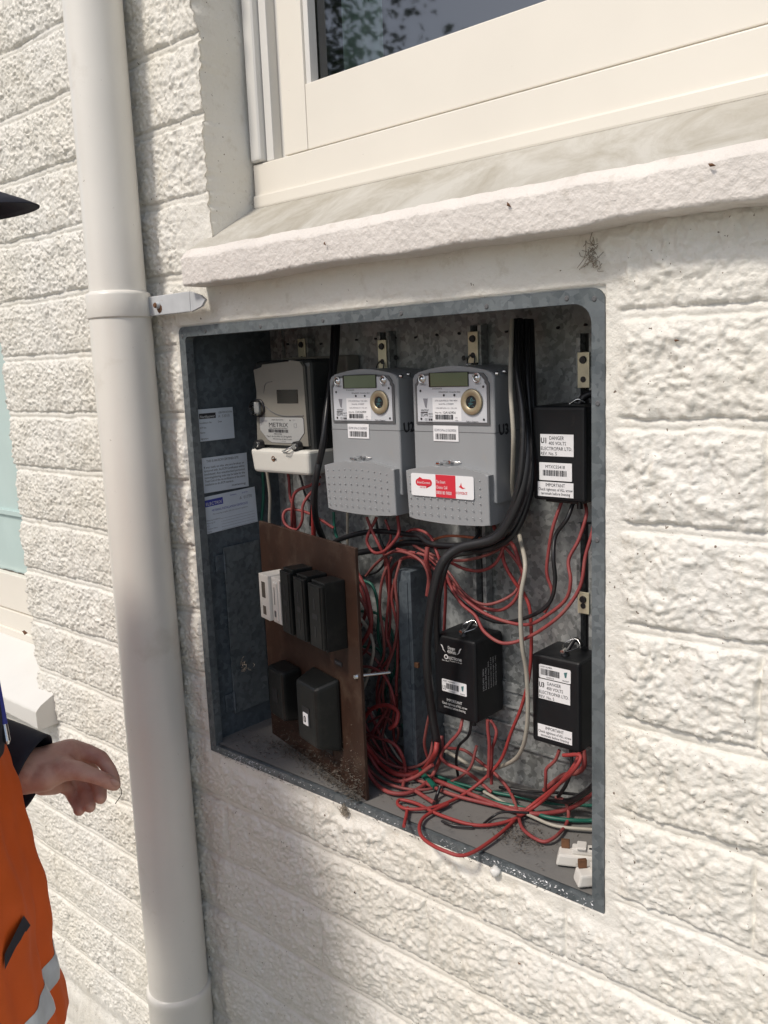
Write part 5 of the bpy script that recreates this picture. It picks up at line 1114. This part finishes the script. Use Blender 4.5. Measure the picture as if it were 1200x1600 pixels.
def tuft(name, c, r, n, label, seed, m_=MT['fluff']):
    rr = random.Random(seed); q = MB()
    for k in range(n):
        a = Vector((rr.gauss(0, r), rr.gauss(0, r*0.35), rr.gauss(0, r))); b_ = a+Vector((rr.gauss(0, r*0.7), rr.gauss(0, r*0.3), rr.gauss(0, r)))
        m2 = (a+b_)/2+Vector((rr.gauss(0, r*0.3),)*3); q.tube([a, m2, b_], 0.0004, 4, sub=3, cap=False)
    o = q.build(name, m_, loc=tuple(c)); tag(o, label, 'cobweb'); return o
tuft('cobweb_tuft', at(538, 1268, -0.008), 0.0035, 130, 'brown cobweb tuft hanging under the front edge of the box', 4)
tuft('cobweb_tuft', at(926, 402, -0.010), 0.0060, 45, 'grey cobweb tuft on the wall under the sill', 5)
tuft('cobweb_tuft', at(381, 1040, 0.06), 0.006, 22, 'wispy cobweb tuft by the left edge of the board', 6)
q = MB(); bm = bmesh.new(); bmesh.ops.create_icosphere(bm, subdivisions=2, radius=0.0075)
rr = random.Random(3)
for v in bm.verts: v.co *= rr.uniform(0.7, 1.15)
q.bm(bm, 0, True); o = q.build('spider_nest', MT['white_trim'], loc=tuple(at(774, 1362, -0.008))); tag(o, 'small white fluffy nest on the front edge of the box floor', 'nest')
def leafbit(px, py, Y, label, s=0.005, m_=MT['rust'], rot=0.3):
    q = MB(); q.add([(-s, 0, 0), (0, -0.0015, -s*0.45), (s, 0, 0.001), (0, -0.001, s*0.4), (0, -0.003, 0)], [(0, 1, 4), (1, 2, 4), (2, 3, 4), (3, 0, 4)]); o = q.build('leaf_bit', m_, loc=tuple(at(px, py, Y)), rot=(0, rot, 0)); tag(o, label, 'leaf', 'dead leaf bits stuck on the house')
leafbit(795, 320, -0.053, 'curled brown leaf bit on the sill nose above the box', 0.004, rot=1.0)
leafbit(1112, 258, -0.055, 'tiny brown leaf bit at the right end of the sill nose', 0.004, rot=0.5)
leafbit(508, 381, -0.053, 'brown speck of leaf on the left part of the sill nose', 0.003, rot=1.3)
leafbit(39, 988, 0.05, 'brown dead leaf on the left window ledge', 0.014, rot=0.0)
leafbit(1057, 532, -0.012, 'brown leaf speck on the wall right of the box', 0.003)
leafbit(812, 1505, -0.012, 'brown leaf speck on the wall below the box', 0.003)
leafbit(555, 1394, -0.012, 'dark sliver on the wall below the board', 0.003, MT['debris'], 1.4)

# ------------------------------------------------------------------ person
PC = Vector((0.055, -0.535, GROUND)); TH = math.atan2(0.66, 0.75)
person = empty('person', PC, (0, 0, TH)); tag(person, 'person in orange high visibility vest, navy sleeves and cap, left hand pinched before them', 'person')
PI_ = Matrix.Rotation(-TH, 3, 'Z')
def pl(P): return PI_ @ (Vector(P)-PC)
class Blob:
    """capsules and ellipsoids fused into one skin by a voxel remesh"""
    def __init__(s): s.q = MB()
    def cap(s, a, ra, b, rb, n=20):
        a, b = Vector(a), Vector(b); ax = b-a; L = ax.length
        if L < 1e-6: return s
        ax /= L; u = ax.orthogonal().normalized(); v = ax.cross(u); vs = []; K_ = 6
        rings = [(-ra*math.cos(t*math.pi/2/K_), ra*math.sin(t*math.pi/2/K_)) for t in range(1, K_+1)]+[(L+rb*math.sin(t*math.pi/2/K_), rb*math.cos(t*math.pi/2/K_)) for t in range(0, K_)]
        for d, r in rings:
            for k in range(n): t = 2*math.pi*k/n; vs.append(a+ax*d+(u*math.cos(t)+v*math.sin(t))*r)
        fs = [(j*n+k, j*n+(k+1) % n, (j+1)*n+(k+1) % n, (j+1)*n+k) for j in range(len(rings)-1) for k in range(n)]
        fs += [tuple(range(n-1, -1, -1)), tuple(range((len(rings)-1)*n, len(rings)*n))]
        s.q.add(vs, fs); return s
    def ell(s, c, r, rot=0.0):
        bm = bmesh.new(); bmesh.ops.create_icosphere(bm, subdivisions=3, radius=1.0)
        M = Matrix.Translation(c) @ Matrix.Rotation(rot, 4, 'Y') @ Matrix.Diagonal((*r, 1)); s.q.bm(bm, 0, True, M); return s
    def chain(s, pts):
        for (a, ra), (b, rb) in zip(pts[:-1], pts[1:]): s.cap(a, ra, b, rb)
        return s
    def done(s, name, m_, parent, vox, smooth=6):
        o = s.q.build(name, m_, parent); md = o.modifiers.new('r', 'REMESH'); md.mode = 'VOXEL'; md.voxel_size = vox; md.use_smooth_shade = True
        if smooth: sm = o.modifiers.new('s', 'SMOOTH'); sm.iterations = smooth; sm.factor = 0.5
        return o
HD = 1.40
def hp(zx, zy, d=0.0): return pl(atd(zx/6, 1140+zy/6, HD+d))
RS = HD/F_PX/6*1.03
def R_(z): return z*RS
B = Blob()
B.ell((0.005, 0, 1.30), (0.115, 0.165, 0.20)).ell((0.01, 0, 1.12), (0.110, 0.150, 0.16)).ell((0.0, 0, 0.97), (0.115, 0.165, 0.13))
B.cap((0, -0.17, 1.43), 0.055, (0, 0.17, 1.43), 0.055); B.cap((0.0, 0, 1.42), 0.065, (0.02, 0, 1.56), 0.056)
for sgn in (-1, 1): B.chain([((0.0, sgn*0.09, 0.92), 0.088), ((0.01, sgn*0.10, 0.50), 0.056), ((-0.01, sgn*0.11, 0.36), 0.055), ((-0.02, sgn*0.115, 0.09), 0.038)]).cap((-0.03, sgn*0.118, 0.05), 0.040, (0.16, sgn*0.13, 0.035), 0.032)
# head
HZ = 1.665
B.ell((0.015, 0, HZ+0.02), (0.098, 0.076, 0.105)).ell((0.045, 0, HZ-0.055), (0.062, 0.058, 0.062)).ell((0.055, 0, HZ-0.09), (0.035, 0.035, 0.025))
B.cap((0.108, 0, HZ+0.005), 0.010, (0.128, 0, HZ-0.030), 0.013); B.ell((0.100, 0, HZ-0.066), (0.014, 0.026, 0.008)); B.ell((0.098, 0, HZ-0.078), (0.013, 0.022, 0.007))
for sgn in (-1, 1): B.ell((0.0, sgn*0.080, HZ-0.012), (0.018, 0.008, 0.032), 0.2); B.ell((0.094, sgn*0.032, HZ+0.024), (0.014, 0.026, 0.008))
# right arm hanging
B.chain([((0, -0.18, 1.43), 0.056), ((-0.06, -0.25, 1.14), 0.042), ((0.05, -0.27, 0.90), 0.030)]).cap((0.05, -0.27, 0.90), 0.028, (0.085, -0.275, 0.83), 0.030)
for k in range(4): B.chain([((0.075+0.0*k, -0.262+k*0.002, 0.83), 0.012), ((0.065+k*0.020, -0.268, 0.785), 0.0095), ((0.060+k*0.018, -0.255, 0.755), 0.0085)])
B.chain([((0.08, -0.265, 0.87), 0.013), ((0.115, -0.25, 0.835), 0.011), ((0.12, -0.24, 0.805), 0.009)])
# left arm and hand
wr = hp(330, 400, 0.015)
EL = wr+Vector((-0.235, 0.035, 0.085)); SHL = Vector((0.0, 0.18, 1.43))
B.chain([(SHL, 0.056), (EL, 0.044)]).chain([(EL, 0.044), (hp(250, 400, 0.015), 0.031)])
B.cap(hp(230, 330, 0.01), R_(130), hp(430, 300, 0.012), R_(125)).cap(hp(230, 470, 0.012), R_(120), hp(430, 440, 0.0), R_(118))
B.cap(hp(400, 300, 0.015), R_(125), hp(640, 200, 0.022), R_(100)).cap(hp(420, 440, 0.0), R_(115), hp(600, 360, 0.0), R_(105))
B.cap(hp(400, 350, 0.03), R_(120), hp(600, 320, 0.06), R_(100)).cap(hp(400, 420, 0.03), R_(115), hp(560, 420, 0.065), R_(90)).cap(hp(400, 520, 0.02), R_(85), hp(520, 520, 0.04), R_(80))
B.cap(hp(560, 320, 0.02), R_(110), hp(680, 240, 0.028), R_(85))
# thumb
B.chain([(hp(560, 380, -0.004), R_(100)), (hp(720, 380, -0.012), R_(78)), (hp(870, 430, -0.016), R_(62)), (hp(960, 462, -0.016), R_(60)), (hp(1060, 512, -0.012), R_(56)), (hp(1078, 522, -0.011), R_(48))])
# index
B.chain([(hp(670, 180, 0.026), R_(84)), (hp(820, 215, 0.026), R_(72)), (hp(945, 265, 0.020), R_(62)), (hp(1025, 370, 0.012), R_(56)), (hp(1066, 455, 0.006), R_(52)), (hp(1078, 500, 0.003), R_(46))])
# middle, ring, little
B.chain([(hp(690, 230, 0.045), R_(78)), (hp(850, 380, 0.052), R_(66)), (hp(920, 500, 0.045), R_(60)), (hp(942, 590, 0.032), R_(56)), (hp(942, 640, 0.024), R_(54))])
B.chain([(hp(640, 290, 0.062), R_(76)), (hp(770, 480, 0.066), R_(63)), (hp(820, 600, 0.056), R_(57)), (hp(840, 680, 0.044), R_(53)), (hp(842, 725, 0.036), R_(50))])
B.chain([(hp(570, 360, 0.072), R_(74)), (hp(640, 540, 0.076), R_(60)), (hp(700, 650, 0.066), R_(55)), (hp(735, 715, 0.054), R_(51)), (hp(742, 758, 0.046), R_(48))])
B.cap(hp(520, 480, 0.05), R_(80), hp(640, 560, 0.06), R_(55))
B.done('body', MT['skin'], person, 0.0026, 5)
for (a, b_, c, s) in ((1062, 478, -0.019, 34), ):
    n_ = MB(); bm = bmesh.new(); bmesh.ops.create_icosphere(bm, subdivisions=2, radius=1); c0 = hp(a+10, b_+22, c-0.003)
    M = Matrix.Translation(c0) @ Matrix.Rotation(0.45, 4, 'Y') @ Matrix.Diagonal((R_(48), 0.0022, R_(32), 1)); n_.bm(bm, 0, True, M); n_.build('thumb_nail', MT['nail'], person)
for sgn in (-1, 1):
    n_ = MB(); bm = bmesh.new(); bmesh.ops.create_icosphere(bm, subdivisions=2, radius=0.0125); n_.bm(bm, 0, True, Matrix.Translation((0.090, sgn*0.032, HZ+0.008))); 
    bm = bmesh.new(); bmesh.ops.create_icosphere(bm, subdivisions=2, radius=0.006); n_.bm(bm, 1, True, Matrix.Translation((0.0985, sgn*0.032, HZ+0.008))); n_.build('eye', [MT['eye'], MT['dark']], person)
B = Blob(); B.ell((-0.008, 0, HZ+0.032), (0.098, 0.083, 0.108)); B.ell((-0.06, 0, HZ-0.02), (0.05, 0.07, 0.05)); B.done('hair', MT['hair'], person, 0.006, 2)
# clothing
T = Blob(); T.ell((0.0, 0, 1.30), (0.130, 0.185, 0.215)).ell((0.008, 0, 1.10), (0.130, 0.178, 0.20)).ell((0.0, 0, 0.93), (0.130, 0.185, 0.15)); T.cap((0, -0.175, 1.43), 0.066, (0, 0.175, 1.43), 0.066)
T.cap((0, 0, 1.44), 0.078, (0.01, 0, 1.51), 0.068)
T.chain([((0, -0.18, 1.43), 0.070), ((-0.06, -0.25, 1.14), 0.058), ((0.045, -0.27, 0.915), 0.045)])
cuff = hp(292, 430, 0.012)
T.chain([(SHL, 0.070), (EL, 0.060)]); T.done('sweater', MT['navy'], person, 0.007, 6)
# left sleeve with flat cuff, laid as an elliptical loft
def sleeve():
    a, b_ = EL+Vector((-0.02, 0, 0.01)), cuff; ax = (b_-a).normalized(); u = Vector((0, 1, 0)); u = (u-ax*u.dot(ax)).normalized(); v = ax.cross(u); n = 40
    st = [(0.0, 0.058, 0.060), (0.3, 0.054, 0.056), (0.6, 0.052, 0.060), (0.85, 0.051, 0.061), (0.97, 0.050, 0.061), (1.0, 0.050, 0.0615), (1.006, 0.048, 0.059), (0.99, 0.046, 0.056), (0.9, 0.044, 0.054)]
    vs = []; rr = random.Random(8)
    for (t, ru, rv) in st:
        p = a.lerp(b_, t)
        for k in range(n):
            an = 2*math.pi*k/n; w_ = 1+0.02*math.sin(3*an+t*5); vs.append(p+u*math.cos(an)*ru*w_+v*math.sin(an)*rv*w_)
    q = MB(); q.add(vs, [(j*n+k, j*n+(k+1) % n, (j+1)*n+(k+1) % n, (j+1)*n+k) for j in range(len(st)-1) for k in range(n)], 0, True); q.build('left_sleeve', MT['navy'], person)
    vs = []
    for t in (0.80, 0.803, 0.806, 0.809): 
        p = a.lerp(b_, t)
        for k in range(n): an = 2*math.pi*k/n; w_ = 1.035+0.02*math.sin(3*an+t*5); vs.append(p+u*math.cos(an)*0.0462*w_+v*math.sin(an)*0.0504*w_)
sleeve()
VP = [(0.64, 0.171, 0.200), (0.72, 0.164, 0.198), (0.80, 0.160, 0.193), (0.90, 0.156, 0.190), (1.0, 0.139, 0.186), (1.1, 0.126, 0.184), (1.2, 0.124, 0.186), (1.32, 0.128, 0.192), (1.40, 0.128, 0.190), (1.45, 0.105, 0.160), (1.485, 0.088, 0.115), (1.505, 0.075, 0.085)]
def vest_ab(z):
    zs = [v[0] for v in VP]; return float(np.interp(z, zs, [v[1] for v in VP])), float(np.interp(z, zs, [v[2] for v in VP]))
def vest_pt(an, z, off=0.0):
    a, b_ = vest_ab(z); low = max(0, min(1, (1.25-z)/0.5)); an2 = an+0.25*z
    fold = (0.0055*math.sin(7*an2+2)+0.0045*math.sin(13*an2+z*6)+0.003*math.sin(23*an2-z*9))*low+0.0015*math.sin(z*90+an*5)*math.sin(an*11)+0.0025*math.sin(z*38+an*3)
    return ((a+fold+off)*math.cos(an), (b_+fold+off)*math.sin(an), z)
q = MB(); n = 160; zs_ = [0.64+0.865*k/110 for k in range(111)]; vs = [vest_pt(2*math.pi*k/n, z) for z in zs_ for k in range(n)]
q.add(vs, [(j*n+k, j*n+(k+1) % n, (j+1)*n+(k+1) % n, (j+1)*n+k) for j in range(110) for k in range(n)], 0, True)
ins = [vest_pt(2*math.pi*k/n, z, -0.004) for z in (0.66, 0.64) for k in range(n)]
q.add(ins+vs[:n], [(j*n+k, j*n+(k+1) % n, (j+1)*n+(k+1) % n, (j+1)*n+k) for j in range(2) for k in range(n)], 0, True)
vest = q.build('vest', MT['orange'], person)
def band(z0, z1, name, tilt):
    q = MB(); n = 160; vs = []
    for t in range(5):
        for k in range(n): an = 2*math.pi*k/n; z = z0+(z1-z0)*t/4+tilt*math.cos(an); vs.append(vest_pt(an, z, 0.0008 if t in (0, 4) else 0.0022))
    q.add(vs, [(j*n+k, j*n+(k+1) % n, (j+1)*n+(k+1) % n, (j+1)*n+k) for j in range(4) for k in range(n)], 0, True); q.build(name, MT['silver_tape'], vest)
band(0.700, 0.738, 'reflective_band', 0.006)
def vest_hit(px, py):
    d = ray(px, py); d = d/np.linalg.norm(d); t = 0.8
    while t < 1.8:
        P = pl(CAM+d*t); a, b_ = vest_ab(P.z)
        if (P.x/a)**2+(P.y/b_)**2 < 1: return math.atan2(P.y/b_, P.x/a), P.z
        t += 0.002
    return None
cs_ = [vest_hit(*p_) for p_ in ((24, 1430), (38, 1446), (20, 1480), (2, 1514), (1, 1490))]
if all(cs_):
    q = MB(); q.add([vest_pt(a, z, 0.0030) for a, z in cs_], [tuple(range(len(cs_)))], 0); q.build('vest_print', MT['navy'], vest)
L_ = Blob(); L_.ell((0.0, 0, 0.93), (0.128, 0.180, 0.10))
for sgn in (-1, 1): L_.chain([((0.0, sgn*0.09, 0.90), 0.104), ((0.01, sgn*0.10, 0.50), 0.076), ((-0.01, sgn*0.11, 0.10), 0.066)])
L_.done('trousers', MT['navy'], person, 0.008, 5)
for sgn in (-1, 1): F_ = Blob(); F_.cap((-0.04, sgn*0.118, 0.055), 0.052, (0.17, sgn*0.13, 0.045), 0.043).cap((-0.02, sgn*0.115, 0.06), 0.056, (-0.02, sgn*0.115, 0.14), 0.056); F_.done('boot', MT['boot'], person, 0.007, 2)
# cap
C1 = Blob(); C1.ell((0.006, 0, HZ+0.060), (0.112, 0.094, 0.085)); C1.done('cap_crown', MT['navy'], person, 0.006, 2)
def brim():
    tip = min((pl(atd(60, 320, 0.9+0.004*k_)) for k_ in range(120)), key=lambda v_: abs(v_.y)); n = 28; q = MB(); vs = []
    L0 = tip.x; z0 = HZ+0.112; zt = tip.z
    for s_i, f_ in enumerate((0.0, 0.33, 0.66, 0.92, 1.0)):
        for side_ in (0, 1):
            for k in range(n+1):
                a = -1+2*k/n; y = a*0.072*(1-0.10*f_); edge = math.sqrt(max(0, 1-a*a)); bx_ = 0.075*edge+0.02
                x = bx_+(L0*(0.35+0.65*edge)-bx_)*f_; droop = -0.008*a*a*f_
                z = z0+(zt-z0)*f_+droop+(0.0016 if side_ else -0.0016)*(1 if f_ < 1 else 0.3)
                vs.append((x, y, z))
    m_ = n+1; fs = []
    for s_i in range(4):
        for k in range(n):
            a = (s_i*2)*m_+k; b_ = ((s_i+1)*2)*m_+k; fs.append((a, a+1, b_+1, b_)); a += m_; b_ += m_; fs.append((a, b_, b_+1, a+1))
    for k in range(n): a = 8*m_+k; fs.append((a, a+1, a+m_+1, a+m_))
    q.add(vs, fs, 0, True); q.build('cap_brim', MT['navy'], person)
brim()
# pen in the chest pocket
pa_, pb_ = pl(atd(2, 1108, 1.27)), pl(atd(12, 1163, 1.27)); d_ = (pb_-pa_).normalized()
q = MB(); q.cyl(pa_-d_*0.07, pa_+d_*0.02, 0.0045, n=14, mi=1); q.cyl(pa_+d_*0.02, pb_-d_*0.004, 0.0045, n=14, mi=0); q.cyl(pb_-d_*0.004, pb_, 0.0045, 0.002, n=14, mi=0); q.build('pen', [MT['chrome'], MT['ink_blue']], person)
# sliver of wire pinched in the fingers
q = MB(); P0 = atd(187, 1228, HD-0.01); P1 = atd(190, 1240, HD); P2 = atd(180, 1256, HD); q.tube([tuple(Vector(v)-Vector(P0)) for v in (P0, P1, P2)], 0.0006, 6); o = q.build('wire_sliver', MT['debris'], loc=tuple(P0)); tag(o, 'thin dark sliver of wire pinched in the person\'s fingertips', 'wire')

# ------------------------------------------------------------------ garden tree mirrored in the glass
def tree(x, y, h, label, seed, nl=20000, spread=1.9):
    rr = random.Random(seed); t = empty('garden_tree', (x, y, GROUND)); tag(t, label, 'tree')
    q = MB(); q.tube([(0, 0, 0), (0.05, 0.02, h*0.25), (-0.05, 0.06, h*0.5), (0.02, 0, h*0.8)], lambda k: 0.16*(1-0.75*k), 12); tips = []
    for k in range(9):
        a = k*2.4; z = h*(0.35+0.05*k); L = spread*rr.uniform(0.6, 1.0); e = (L*math.cos(a), L*math.sin(a), z+rr.uniform(0.3, 0.8)); q.tube([(0, 0, z), (e[0]*0.5, e[1]*0.5, z+0.15), e], lambda k_: 0.05*(1-0.7*k_), 8); tips.append(e)
    q.build('trunk', MT['bark'], t); tips.append((0, 0, h*0.9)); q = MB()
    cl = []
    for e in tips:
        for k in range(5): cl.append((e[0]+rr.gauss(0, 0.45), e[1]+rr.gauss(0, 0.45), e[2]+rr.gauss(0, 0.4), rr.uniform(0.2, 0.45)))
    for k in range(nl):
        c = rr.choice(cl); p = Vector((c[0]+rr.gauss(0, c[3]), c[1]+rr.gauss(0, c[3]), c[2]+rr.gauss(0, c[3]*0.8))); s = rr.uniform(0.03, 0.07)
        u = Vector((rr.gauss(0, 1), rr.gauss(0, 1), rr.gauss(0, 1))).normalized(); v = u.orthogonal().normalized()
        q.add([p-u*s, p-v*s*0.45, p+u*s, p+v*s*0.45], [(0, 1, 2, 3)])
    q.build('crown', MT['leaf'], t)
tree(-7.2, -6.1, 6.2, 'leafy garden tree out in the yard, mirrored in the window glass', 11)
